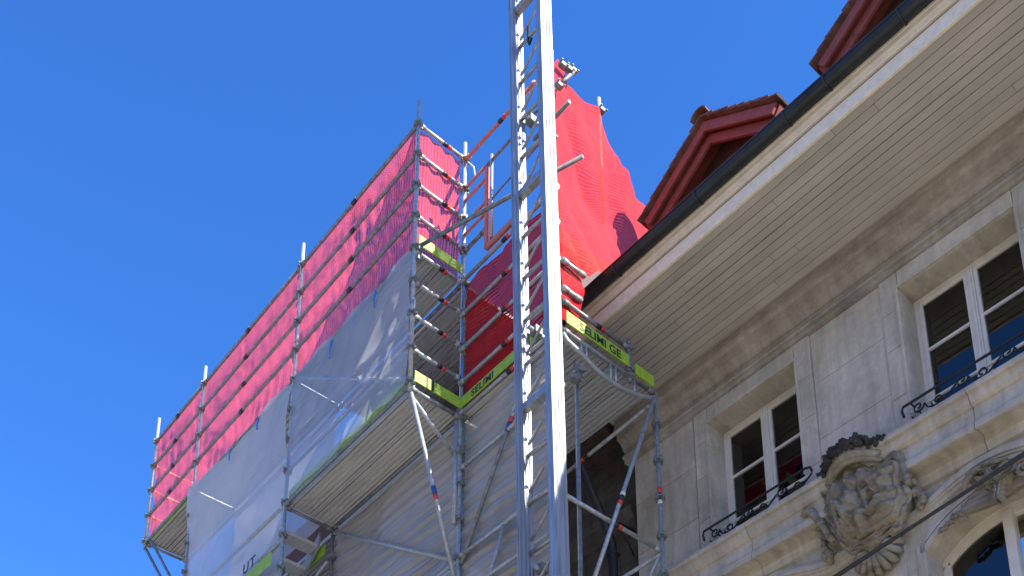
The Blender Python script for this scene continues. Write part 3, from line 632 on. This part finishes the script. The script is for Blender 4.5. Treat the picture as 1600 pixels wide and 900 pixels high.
stI = standard(7.30, YE + .05, .13, 11.52, 99, mat='steel_old')
standard(8.48, YD, .13, 12.3, mat='steel_old'); standard(8.48, Y2, .13, 12.3, mat='steel_old')
# marking bands on F
for z, nm, mt, hh in ((10.43, 'red_band', 'red', .07), (10.33, 'black_band', 'blackband', .09), (10.28, 'white_band', 'winpaint', .05)):
    MB().tube((XF + .03, YE, z), (XF + .03, YE, z + hh), T + .002).build(nm, mt, stF)
def bar(a, b_, name='guard_rail', mat='steel', bands=None, r=T * .92, heads=True, parent=None):
    a, b_ = Vector(a), Vector(b_); d = (b_ - a).normalized(); mb = MB().tube(a, b_, r)
    if heads:
        for p, q in ((a, d), (b_, -d)):
            mb.path([p + q * .02, p + q * .10], [.034, .030], 8)
    o = mb.build(name, mat, sc)
    if bands is not None:
        m_ = a.lerp(b_, bands)
        MB().tube(m_, m_ + d * .07, r + .0025).build('black_band', 'blackband', o); MB().tube(m_ + d * .072, m_ + d * .125, r + .0025).build('red_band', 'red', o)
    return o
# long face over the street (X0): four rails per bay, deck ledgers
for y0, y1 in ((YD, Y2), (Y2, Y3), (Y3, Y4)):
    for z in (15.88, 15.38, 14.88, 14.38):
        o = bar((X0 - .0, y0, z), (X0, y1, z), mat='steel_old', bands=None)
        m_ = (y0 + y1) / 2
        MB().tube((X0, m_, z), (X0, m_ + .10, z), T * 1.12).build('coupler', 'blackband', o)
    bar((X0, y0, 13.84), (X0, y1, 13.84), 'ledger', 'steel_old'); bar((X1, y0, 13.84), (X1, y1, 13.84), 'ledger', 'steel_old')
for z in (12.86, 12.36): bar((X0, YD, z), (X0, Y2, z), mat='steel')
bar((X0, YD, 11.83), (X0, Y2, 11.83), 'ledger', 'steel_old'); bar((X1, YD, 11.83), (X1, Y2, 11.83), 'ledger', 'steel_old'); bar((X1, YD, 9.83), (X1, Y2, 9.83), 'ledger')
for z in (15.88, 15.38, 14.88, 14.38): bar((X0, YD, z), (X1, YD, z), bands=.52)
for z in (13.36, 12.86, 12.36): bar((X0, YD, z), (X1, YD, z), bands=.50)
for y in (YD, Y2, Y3, Y4): bar((X0, y, 13.83), (X1, y, 13.83), 'transom', 'steel', bands=.5 if y == YD else None)
for y in (YD, Y2): bar((X0, y, 11.80), (X1, y, 11.80), 'transom', 'steel_old')
for z in (15.38, 14.88, 14.38): bar((X0, Y4, z), (X1, Y4, z))
bar((X0, Y2, 13.9), (X0, YD + .06, 11.95), 'diagonal_brace', 'steel', heads=False)
bar((X0, Y2, 11.83), (X0, Y3, 11.83), 'ledger'); bar((X0, Y2, 11.3), (X0, Y3, 11.3), 'ledger')
# knee braces carrying the projecting bays
o = bar((X0 + .02, YD, 11.74), (X1 - .02, YD + .02, 9.55), 'diagonal_brace', 'steel', heads=False)
d = Vector((X1 - X0 - .04, .02, -2.19)).normalized(); p = Vector((X0 + .02, YD, 11.74)) + d * 1.15
MB().tube(p, p + d * .1, T + .003).build('blue_band', 'blueband', o); MB().tube(p + d * .102, p + d * .16, T + .003).build('red_band', 'red', o)
bar((X0 + .03, YD + .03, 11.74), (X1 - .06, YD + .05, 11.28), 'diagonal_brace', 'steel', heads=False)
for yb in (Y4 - .02, Y4 - .25):
    bar((X0, yb, 13.75), (X1 - .1, yb - .55, 12.2), 'diagonal_brace', 'steel_old', heads=False)
bar((X1, Y2 - .05, 11.74), (X1, YD + .05, 9.85), 'diagonal_brace', 'steel', heads=False)
bar((X1, YD, 11.07), (X1, YE, 11.07), 'guard_rail', 'steel')
o = bar((X1, YD - .05, 9.75), (X1, YE + .35, 12.0), 'diagonal_brace', 'steel_old', heads=False)
d = Vector((0, YE + .35 - YD + .05, 2.25)).normalized(); p = Vector((X1, YD - .05, 9.75)) + d * 1.52
MB().tube(p, p + d * .11, T + .003).build('blue_band', 'blueband', o); MB().tube(p + d * .112, p + d * .17, T + .003).build('red_band', 'red', o)
for z in (9.87, 9.35): bar((X1, YD, z), (X1, YE, z), 'ledger', 'steel')
bar((X1, 8.35, 9.85), (X1, 8.75, 9.0), 'diagonal_brace', 'steel', heads=False)
# rails of the red-netted bay by the eave
for z in (13.82, 13.30, 12.77, 12.27): bar((X1 - .03, YD, z), (X1 - .03, YE, z), bands=.45, mat='steel')
bar((X1, YD, 15.86), (X1, YE + .4, 15.86), mat='orange', bands=.5); bar((X1, YD - .4, 15.36), (X1, YE, 15.36), mat='steel_old', r=.018, heads=False)
bar((X1, YD - .55, 14.72), (X1, YE + .3, 14.80), mat='steel_old', r=.011, heads=False)
bar((6.98, YE + .35, 14.80), (6.98, 7.12, 14.80), mat='steel_old', heads=False)
bar((X0 + .04, YD - .02, 13.90), (7.02, 6.97, 13.86), 'tie_tube', 'steel_old', heads=False)
bar((X1, YE, 12.77), (7.42, YE, 12.77)); bar((X1, YE, 12.38), (7.36, YE, 12.38)); bar((X1, YE, 12.19), (8.09, YE, 12.19), bands=.5, mat='steel_old')
bar((X1, YE, 11.79), (XF, YE, 11.79), 'transom', 'steel_old'); bar((X1 - .03, YD, 11.82), (X1 - .03, YE, 11.82), 'ledger', 'steel', bands=.5); box('deck_edge', (X1 + .0, YE + .05, 11.80), (X1 + .05, YD - .05, 11.87), 'deck', sc)
MB().path([(7.06, YE, 11.74), (7.12, YE, 11.68), (7.33, YE, 11.63), (7.54, YE, 11.56), (7.74, YE, 11.53), (7.96, YE, 11.54), (8.25, YE, 11.61), (8.42, YE, 11.68), (8.5, YE, 11.75)], T, 10).build('bowed_transom', 'steel', sc)
for x, za in ((7.33, 11.63), (7.41, 11.61), (7.78, 11.53), (7.86, 11.53), (8.16, 11.58)): MB().tube((x, YE, za), (x, YE, 11.79), .015, 8).build('transom_post', 'steel', sc)
bar((XF, YE + .02, 11.66), (XF, YD + .6, 11.55), 'ledger', 'steel', bands=.45); bar((XF, YE, 9.62), (XF, YD + 1, 9.62), 'ledger', 'steel')
bar((X1 - .1, YE, 9.66), (XF, YE, 9.66), 'transom', 'steel', bands=.52)
o = bar((XF - .04, YE - .05, 11.66), (7.30, YE - .06, 8.55), 'diagonal_brace', 'steel', heads=False)
d = Vector((7.30 - XF + .04, 0, 8.55 - 11.66)).normalized(); p = Vector((XF - .04, YE - .06, 11.66)) + d * 1.70
MB().tube(p, p + d * .06, T + .003).build('white_band', 'winpaint', o); MB().tube(p + d * .062, p + d * .14, T + .003).build('black_band', 'blackband', o); MB().tube(p + d * .142, p + d * .2, T + .003).build('red_band', 'red', o)
MB().path([(XF, YE + .03, 9.6), (XF, YE + .16, 9.45), (XF, YE + .2, 9.2), (XF, YE + .2, 8.4)], .022, 8).build('guard_rail', 'steel', sc)
for (x, y, z) in ((7.30, YE + .05, 11.35), (7.26, YE + .02, 11.25), (7.34, YE + .04, 11.45), (8.09, YE, 12.2), (8.06, YE - .02, 11.78), (7.2, YE - .02, 11.22), (7.1, YE - .03, 15.72), (7.2, YE - .03, 15.74), (7.28, YE - .02, 15.80), (7.98, YE + .2, 15.98), (7.02, YE - .05, 15.3), (X0 + .05, YD - .03, 13.86), (X0 + .05, YD - .02, 13.72), (X1, YD - .05, 13.8), (X1, YD - .04, 11.78), (X1 - .03, YD - .05, 11.3)):
    MB().box((x - .045, y - .035, z - .03), (x + .045, y + .035, z + .03)).path([(x - .06, y - .045, z + .01), (x - .03, y - .05, z + .01)], .014, 6).path([(x + .02, y - .05, z - .02), (x + .055, y - .055, z - .02)], .014, 6).build('coupler', 'steel_old', sc, bevel=.008)
bar((7.10, YE - .02, 15.45), (7.30, YE - .03, 15.80), 'guard_rail', 'steel_old', heads=False)
# loading gate above the deck, hanging open
gate = MB().box((X1 - .02, 8.665, 14.02), (X1 + .02, 8.715, 15.32)).build('gate', 'orange', sc)
MB().tube((X1, 8.60, 14.1), (X1, 8.60, 15.45), .023).build('gate_post', 'alu', gate)
for z in (15.37, 15.16, 14.78, 14.60): MB().tube((X1, 8.69, z), (X1, YD, z), .019, 8).build('gate_bar', 'orange', gate)
MB().box((X1 - .02, 8.68, 13.98), (X1 + .02, 8.05, 14.06)).build('gate_bar', 'orange', gate); bar((X1, 8.69, 14.33), (X1, YD, 14.33), mat='steel_old')
# decks: ribbed steel planks
plank_cache = {}
def plank(x0, x1, y0, y1, z, name='deck_plank'):
    key = (round(x1 - x0, 3), round(y1 - y0, 3))
    c = Vector(((x0 + x1) / 2, (y0 + y1) / 2, z - .025))
    if key in plank_cache: return inst(plank_cache[key], c, sc, name)
    mb = MB().box((x0 + .004, y0 + .03, z - .012), (x1 - .004, y1 - .03, z)); 
    for q in (x0 + .004, x1 - .024): mb.box((q, y0 + .03, z - .055), (q + .02, y1 - .03, z - .012))
    nr = 4
    for i in range(nr):
        q = x0 + (i + 1) * (x1 - x0) / (nr + 1); mb.box((q - .012, y0 + .06, z - .045), (q + .016, y1 - .06, z - .012))
    for yy_ in (y0 + .03, y1 - .05): mb.box((x0 + .024, yy_, z - .05), (x1 - .024, yy_ + .02, z - .012))
    o = mb.build(name, 'deck', sc, origin=c); plank_cache[key] = o; return o
def deck(x0, x1, y0, y1, z, n):
    wd = (x1 - x0) / n
    for i in range(n): plank(x0 + i * wd, x0 + (i + 1) * wd, y0, y1, z)
for y0, y1 in ((YD, Y2), (Y2, Y3), (Y3, Y4)): deck(X0 + .05, X1 - .04, y0, y1, 13.90, 2)
deck(X0 + .05, X1 - .04, YD, Y2, 11.87, 2)
deck(X1 + .05, XF - .04, YE, YD, 11.86, 4); deck(X1 + .05, XF - .04, YD, Y2, 11.86, 4); deck(X1 + .05, XF - .04, Y2, Y3, 11.86, 4)
deck(X1 + .05, XF - .04, YD, Y2, 9.86, 4); deck(X1 + .05, XF - .04, Y2, Y3, 9.86, 4); deck(X1 + .05, XF - .04, YD, Y2, 13.9, 4)
# toe boards
def toe(a, b_, z, h=.15, mat='lime', t=.016):
    a, b_ = Vector((*a, 0)), Vector((*b_, 0)); d = (b_ - a).normalized(); n = Vector((-d.y, d.x, 0)) * t / 2
    vs = [(p.x + s * n.x, p.y + s * n.y, q) for q in (z, z + h) for p in (a, b_) for s in (1, -1)]
    return MB().add(vs, [(0, 1, 3, 2), (4, 6, 7, 5), (0, 2, 6, 4), (1, 5, 7, 3), (0, 4, 5, 1), (2, 3, 7, 6)]).build('toe_board', mat, sc, bevel=.003)
def lettering(txt, origin, xdir, h, mat, parent, nrm, spacing=1.0):
    cu = bpy.data.curves.new('lettering', 'FONT'); cu.body = txt; cu.size = h / .70; cu.extrude = .0015; cu.space_character = spacing; cu.resolution_u = 3; cu.offset = .004
    tmp = bpy.data.objects.new('lettering', cu); me = bpy.data.meshes.new_from_object(tmp); bpy.data.objects.remove(tmp)
    X = Vector(xdir).normalized(); Z = Vector((0, 0, 1)); N = Vector(nrm); O = Vector(origin)
    mb = MB().add([X * v.co.x + Z * v.co.y + N * (v.co.z) + O for v in me.vertices], [tuple(p.vertices) for p in me.polygons])
    return mb.build('lettering', mat, parent)
toe((X0 + .04, YD - .03), (X1 - .04, YD - .03), 11.90); t2 = toe((X0 + .04, YD - .03), (X1 - .04, YD - .03), 13.93)
for y0, y1 in ((YD, Y2), (Y2, Y3), (Y3, Y4)): toe((X0 + .035, y0 + .03), (X0 + .035, y1 - .03), 13.86, .10)
toe((X0 + .035, YD + .03), (X0 + .035, Y2 - .03), 11.90)
tDE = toe((X1 - .045, YD - .03), (X1 - .045, YE + .03), 11.88, .14); tEF = toe((X1 + .03, YE - .03), (8.05, YE - .03), 11.88, .16); toe((8.15, YE - .03), (XF - .02, YE - .03), 11.84, .15)
lettering('SELIMI GERÜSTE'[:9], (7.28, YE - .039, 11.905), (1, 0, 0), .105, 'ink', tEF, (0, -1, 0), 1.0)
lettering('SELIMI', (X1 - .054, 8.88, 11.90), (0, -1, 0), .095, 'ink', tDE, (-1, 0, 0), 1.1)
for x in (6.52, 6.60): box('black_stripe', (x, YD - .041, 11.90), (x + .03, YD - .0385, 12.05), 'ink', tEF)
# internal stair flight
stair = MB()
for x in (X0 + .08, X1 - .12): stair.add([(x, Y2 + .15, 11.80), (x + .03, Y2 + .15, 11.80), (x + .03, Y2 + .15, 11.60), (x, Y2 + .15, 11.60), (x, Y3 - .3, 9.9), (x + .03, Y3 - .3, 9.9), (x + .03, Y3 - .3, 9.7), (x, Y3 - .3, 9.7)], [(0, 1, 2, 3), (7, 6, 5, 4), (0, 4, 5, 1), (1, 5, 6, 2), (2, 6, 7, 3), (3, 7, 4, 0)])
stair = stair.build('stair_stringer', 'alu', sc)
for k in range(9):
    t = (k + .5) / 9; y = Y2 + .15 + (Y3 - Y2 - .45) * t; z = 11.70 - 1.9 * t
    MB().box((X0 + .11, y - .11, z - .02), (X1 - .12, y + .11, z + .03)).build('stair_tread', 'deck', stair, bevel=.004)
toe((X1 - .05, Y2 + .1), (X1 - .05, Y3 - .1), 11.45, .16); toe((X1 - .06, Y2 + .3), (X1 - .06, Y3 - .1), 10.85, .16)
bar((X1 - .05, Y2 + .02, 11.3), (X1 - .05, Y3, 10.3), 'guard_rail', 'steel', heads=False); bar((X1 - .05, Y2 + .02, 11.0), (X1 - .05, Y3, 10.0), 'guard_rail', 'steel', heads=False)
# loose blue ties
for (y, z, l) in ((9.9, 13.8, .25), (10.35, 13.78, .2), (10.9, 13.78, .3), (12.8, 13.8, .18), (13.6, 13.8, .2)):
    MB().path([(X0 - .03, y, z), (X0 - .045, y + .02, z - l * .5), (X0 - .04, y + .01, z - l)], .012, 5).build('tie', 'blue', sc)
for (z, l) in ((13.85, .4), (13.2, .3), (12.6, .35)):
    MB().path([(X1 - .035, YD - .04, z), (X1 - .03, YD - .06, z - l * .5), (X1 - .035, YD - .04, z - l)], .012, 5).build('tie', 'blue', sc)
MB().path([(X1, YD - .05, 15.8), (X1 + .05, YD - .12, 15.68), (X1 + .06, YD - .14, 15.5)], .010, 5).build('tie', 'winpaint', sc)

# ---------------------------------------------------------------- nets and sheets hanging on the scaffold
def hang(name, fn, nu, nv, L, H, mat, label, cat, group=None, uvf=None):
    mb = MB().grid(fn, nu, nv, uvf or (lambda u, v: (u * L, v * H))); return tag(mb.build(name, mat), label, cat, group)
def nz(a, b_, c, s): return noise.noise(Vector((a * s, b_ * s, c)))
def fn(u, v):
    y = YD + .03 + (Y4 - YD - .05) * u; z = 13.92 + (15.86 - 13.92) * v
    rail = abs(sin((z - 13.88) / .5 * pi)) * (1 - v ** 12); return (X0 + .01 + .04 * rail * (.6 + nz(y, z, 1, 1.4)) + (1 - v ** 12) * (.018 * (1 - 2 * abs(nz(y * 1.6, z * .5, 4, 3))) + .01 * nz(y, z, 4, 8)), y, z + .03 * v)
hang('debris_net', fn, 150, 44, Y4 - YD, 1.94, 'net_pink', 'long pink red debris net over the street on the top lift', 'net', 'red debris nets')
def fn(u, v):
    x = X0 + .04 + (X1 - X0 - .08) * u; z = 13.90 + (15.85 - 13.90) * v
    return (x, YD + .035 + .02 * abs(sin((z - 13.88) / .5 * pi)) + .01 * nz(x, z, 2, 6) + .012 * sin(u * 22), z)
hang('debris_net', fn, 40, 40, .7, 1.94, 'net_end', 'narrow red net closing the near end of the top lift', 'net', 'red debris nets')
def fn(u, v):
    y = YD - .04 + (YE - YD + .08) * u; z = 11.92 + (13.80 - 11.92) * v
    return (X1 + .0 + .03 * abs(sin((z - 11.87) / .5 * pi)) + .04 * nz(y, z, 3, 2.5) + .02 * (1 - 2 * abs(nz(y, z, 6, 4))) + .012 * nz(y, z, 7, 9), y, z)
hang('debris_net', fn, 70, 60, 1.8, 1.9, 'net_red', 'dark red net behind the mast above lettered lime toe board', 'net', 'red debris nets')
def fn(u, v):
    z = 11.98 + (13.05 - 11.98) * v; xr = 7.40 - .03 * sin(v * 5) + .05 * (v > .8); x = X1 + .02 + (xr - X1 - .02) * u
    return (x, YE + .03 + .03 * nz(x, z, 5, 5) + .05 * (u ** 3) * sin(v * 9), z - .04 * u)
hang('debris_net', fn, 24, 50, .4, 1.1, 'net_red', 'small red net strip wrapped round the corner at the gutter end', 'net', 'red debris nets')
# tent over the roof: outline in x,z at the plane of the scaffold end
topo = [(7.03, 15.76), (7.10, 15.90), (7.18, 15.83), (7.29, 15.72), (7.50, 15.71), (7.66, 15.71), (7.82, 15.72), (7.86, 15.56), (7.93, 15.37), (8.02, 15.17), (8.12, 15.0), (8.30, 14.92), (8.55, 15.0), (8.74, 15.08), (9.0, 15.10), (9.25, 15.08)]
def top_at(x):
    for (a, za), (b_, zb) in zip(topo, topo[1:]):
        if a <= x <= b_: return za + (zb - za) * (x - a) / (b_ - a)
    return topo[-1][1]
def bot_at(x): return 12.86 if x < 7.52 else 12.86 + .17 * min(1, (x - 7.52) / .13) if x < 7.66 else 13.04 + max(0, x - 7.80) * .85
def fn(u, v):
    x = 7.03 + (9.25 - 7.03) * u; z0, z1 = bot_at(x), top_at(x); z = z0 + (z1 - z0) * v
    post = min(1, abs(x - 7.06) / .25) * min(1, abs(x - 7.78) / .22 + .15)
    bulge = .16 * post * nz(x, z, 11, 1.1) + .065 * post * (1 - 2 * abs(nz(x + .6 * z, z * .4, 4, 1.8))) + .010 * post * (1 - 2 * abs(nz(x - .5 * z, z, 14, 3.2))) + .006 * nz(x, z, 9, 9)
    lean = .16 * min(1, max(0, (x - 8.2) / .35))                       # the net runs back up the roof past the pole
    return (x, YE + .04 + bulge + lean - .05 * (1 - v) * post, z + .008 * nz(x, z, 8, 5))
hang('debris_net', fn, 130, 150, 2.2, 2.9, 'net_tent', 'bright red net draped like a tent up over the roof edge', 'net', 'red debris nets', lambda u, v: (7.03 + 2.22 * u, bot_at(7.03 + 2.22 * u) * (1 - v) + top_at(7.03 + 2.22 * u) * v - .16 * u))
def fn(u, v):
    y = YE + .05 + 1.1 * u; z = 13.4 + (15.7 - 1.9 * u - 13.4) * v
    return (7.05 + .05 * nz(y, z, 3, 2) + .02 * nz(y, z, 5, 8), y, z)
# plastic sheets
def fn(u, v):
    y = YD + .02 + (Y2 - YD - .05) * u; z = 11.86 + (13.86 - 11.86) * v
    fold = .05 * sin((y * 1.25 + z * .8) * 5.2 + 3 * nz(y, z, 3, .9)) * sin(pi * u) ** .5 * (.25 + .75 * v) + .02 * nz(y, z, 9, 3) + .055 * (1 - 2 * abs(nz(y + z * .7, z * .5, 4, 1.9)))
    return (X0 - .045 + fold * .55 - .004, y, z)
hang('plastic_sheet', fn, 70, 60, 2.7, 2, 'sheet_clear', 'see-through plastic sheet with bright creases below the pink net', 'sheet', 'plastic sheets')
def fn(u, v):
    y = Y2 + .02 + (Y3 - Y2 + .03) * u; z = 9.0 + (13.86 - 9.0) * v
    fold = .03 * sin((y * .9 - z * .55) * 3.1 + 2.5 * nz(y, z, 4, .6)) + .025 * nz(y, z, 2, 1.3) + .03 * (1 - 2 * abs(nz(y - .6 * z, z * .35, 8, 1.1))) + .01 * (1 - 2 * abs(nz(y, z, 3, 3)))
    return (X0 - .05 + fold, y, z)
hang('plastic_sheet', fn, 60, 90, 3, 4.8, 'sheet', 'milky blue grey plastic sheet hanging down the stair bay', 'sheet', 'plastic sheets')
def fn(u, v):
    y = YE + .12 + (Y2 - YE - .14) * u; z = 8.0 + (11.80 - 8.0) * v
    fold = .05 * sin((y * .8 + z * .35) * 4 + 2 * nz(y, z, 6, .8)) + .03 * nz(y, z, 3, 2)
    return (X1 + .07 + fold * .5 + .016 * sin(z * 30 + 1.5 * nz(y, z, 5, .7)) + .012 * sin(z * 71 + y), y, z)
hang('plastic_sheet', fn, 70, 200, 4.4, 3.8, 'sheet_low', 'hazy grey plastic sheet beneath the projecting deck', 'sheet', 'plastic sheets')
def fn(u, v):
    y = Y2 + .05 + (Y3 - Y2 - .1) * u; z = 12.0 + (13.80 - 12.0) * v
    return (X1 - .05 + .04 * nz(y, z, 3, 1.2) + .015 * (1 - 2 * abs(nz(y, z, 5, 2.5))), y, z)
hang('plastic_sheet', fn, 50, 40, 3, 1.8, 'sheet', 'inner plastic sheet faintly seen behind the milky stair bay sheet', 'sheet', 'plastic sheets')
# printed banner on the stair bay sheet
ban = MB().box((X0 - .115, 11.96, 10.90), (X0 - .11, 13.6, 11.10)).build('banner', 'lime'); tag(ban, 'green lettered banner strip at the foot of the milky sheet', 'banner')
lettering('UT', (X0 - .118, 12.72, 11.13), (0, -1, 0), .16, 'ink', ban, (-1, 0, 0), 1.25)

# ---------------------------------------------------------------- hoist mast in front of the scaffold
mast = thing('hoist_mast', (6.59, 7.05, 0.12), 'tall bare aluminium hoist mast with ladder rungs rising past the frame', 'hoist')
LEAN = .019
def my(y, z): return y + LEAN * (z - 8.8)
ZT = 19.5
def rail(yf, depth, wx, name):
    """fluted aluminium profile; yf = near (-y) face at z 8.8"""
    xa, xb = 6.50, 6.50 + wx; pr = [(xa, 0)]
    for i in range(3):
        q = xa + (xb - xa) * (.14 + .27 * i); wq = (xb - xa) * .15; pr += [(q, 0), (q + wq * .35, .014), (q + wq * .65, .014), (q + wq, 0)]
    pr += [(xb, 0), (xb, depth), (xa, depth), (xa, depth * .72), (xa + .008, depth * .66), (xa + .008, depth * .36), (xa, depth * .30)]
    n = len(pr); vs = [(x, my(yf, z) + d_, z) for z in (.13, ZT) for x, d_ in pr]
    return MB().add(vs, [(i, (i + 1) % n, n + (i + 1) % n, n + i) for i in range(n)] + [tuple(reversed(range(n))), tuple(range(n, 2 * n))]).build(name, 'alu', mast)
rail(6.935, .085, .17, 'mast_rail'); rail(7.44, .045, .185, 'mast_rail')
yb, yf_ = 7.02, 7.44
z = .6; k = 0
while z < ZT - .3:
    for x in (6.63,):
        MB().tube((x, my(yb, z), z), (x, my(yf_, z), z), .023, 8).build('rung', 'alu', mast)
    MB().tube((6.655, my(yb, z), z - .05), (6.655, my(yf_, z), z - .42), .016, 8).build('lattice_bar', 'alu', mast)
    if k % 5 == 2:
        MB().box((6.56, my(yb, z), z - .05), (6.64, my(yf_, z), z + .03)).build('section_plate', 'alu', mast, bevel=.004)
    z += .585; k += 1
for z in (14.62, 11.55, 8.6):
    tie = MB().tube((6.60, my(7.36, z), z), (7.06, 7.42, z - .02), .024).tube((6.62, my(7.1, z), z), (7.02, 7.44, z - .25), .02).build('wall_tie', 'steel', mast)
    MB().box((6.66, my(7.36, z) - .05, z - .05), (6.76, my(7.36, z) + .05, z + .05)).build('tie_clamp', 'steel_old', tie, bevel=.01)
MB().path([(6.62, my(7.28, 15.8), 15.98), (6.62, my(7.28, 15.8), 15.72), (6.60, my(7.24, 15.7), 15.62), (6.60, my(7.20, 15.7), 15.68)], .014, 6).build('cable_hook', 'iron', mast)
for z in (14.05, 13.92): box('decal', (6.60, my(6.935, z) - .002, z), (6.612, my(6.935, z) + .004, z + .08), 'blueband', mast)
box('base_plate', (6.2, 6.5, .121), (7.0, 7.6, .16), 'steel_old', mast)

# ---------------------------------------------------------------- overhead cables
for dz, dx, lab in ((0, 0, 'upper thin black cable crossing below the carved crest'), (-.035, .03, 'lower thin black cable crossing below the carved crest')):
    a, b_ = Vector((6 + dx, 3.73, 6.29 + dz)), Vector((6 + dx, 2.42, 6.42 + dz * 1.0)); d = b_ - a
    pts = [a + d * t for t in (-14, -6, -2, -1, 0, .5, 1, 2, 5)]
    if dz: pts = [p + Vector((0, 0, .012 * i)) for i, p in enumerate(pts)]
    tag(MB().path(pts, .012, 7).build('overhead_cable', 'cable'), lab, 'cable', 'overhead cables')
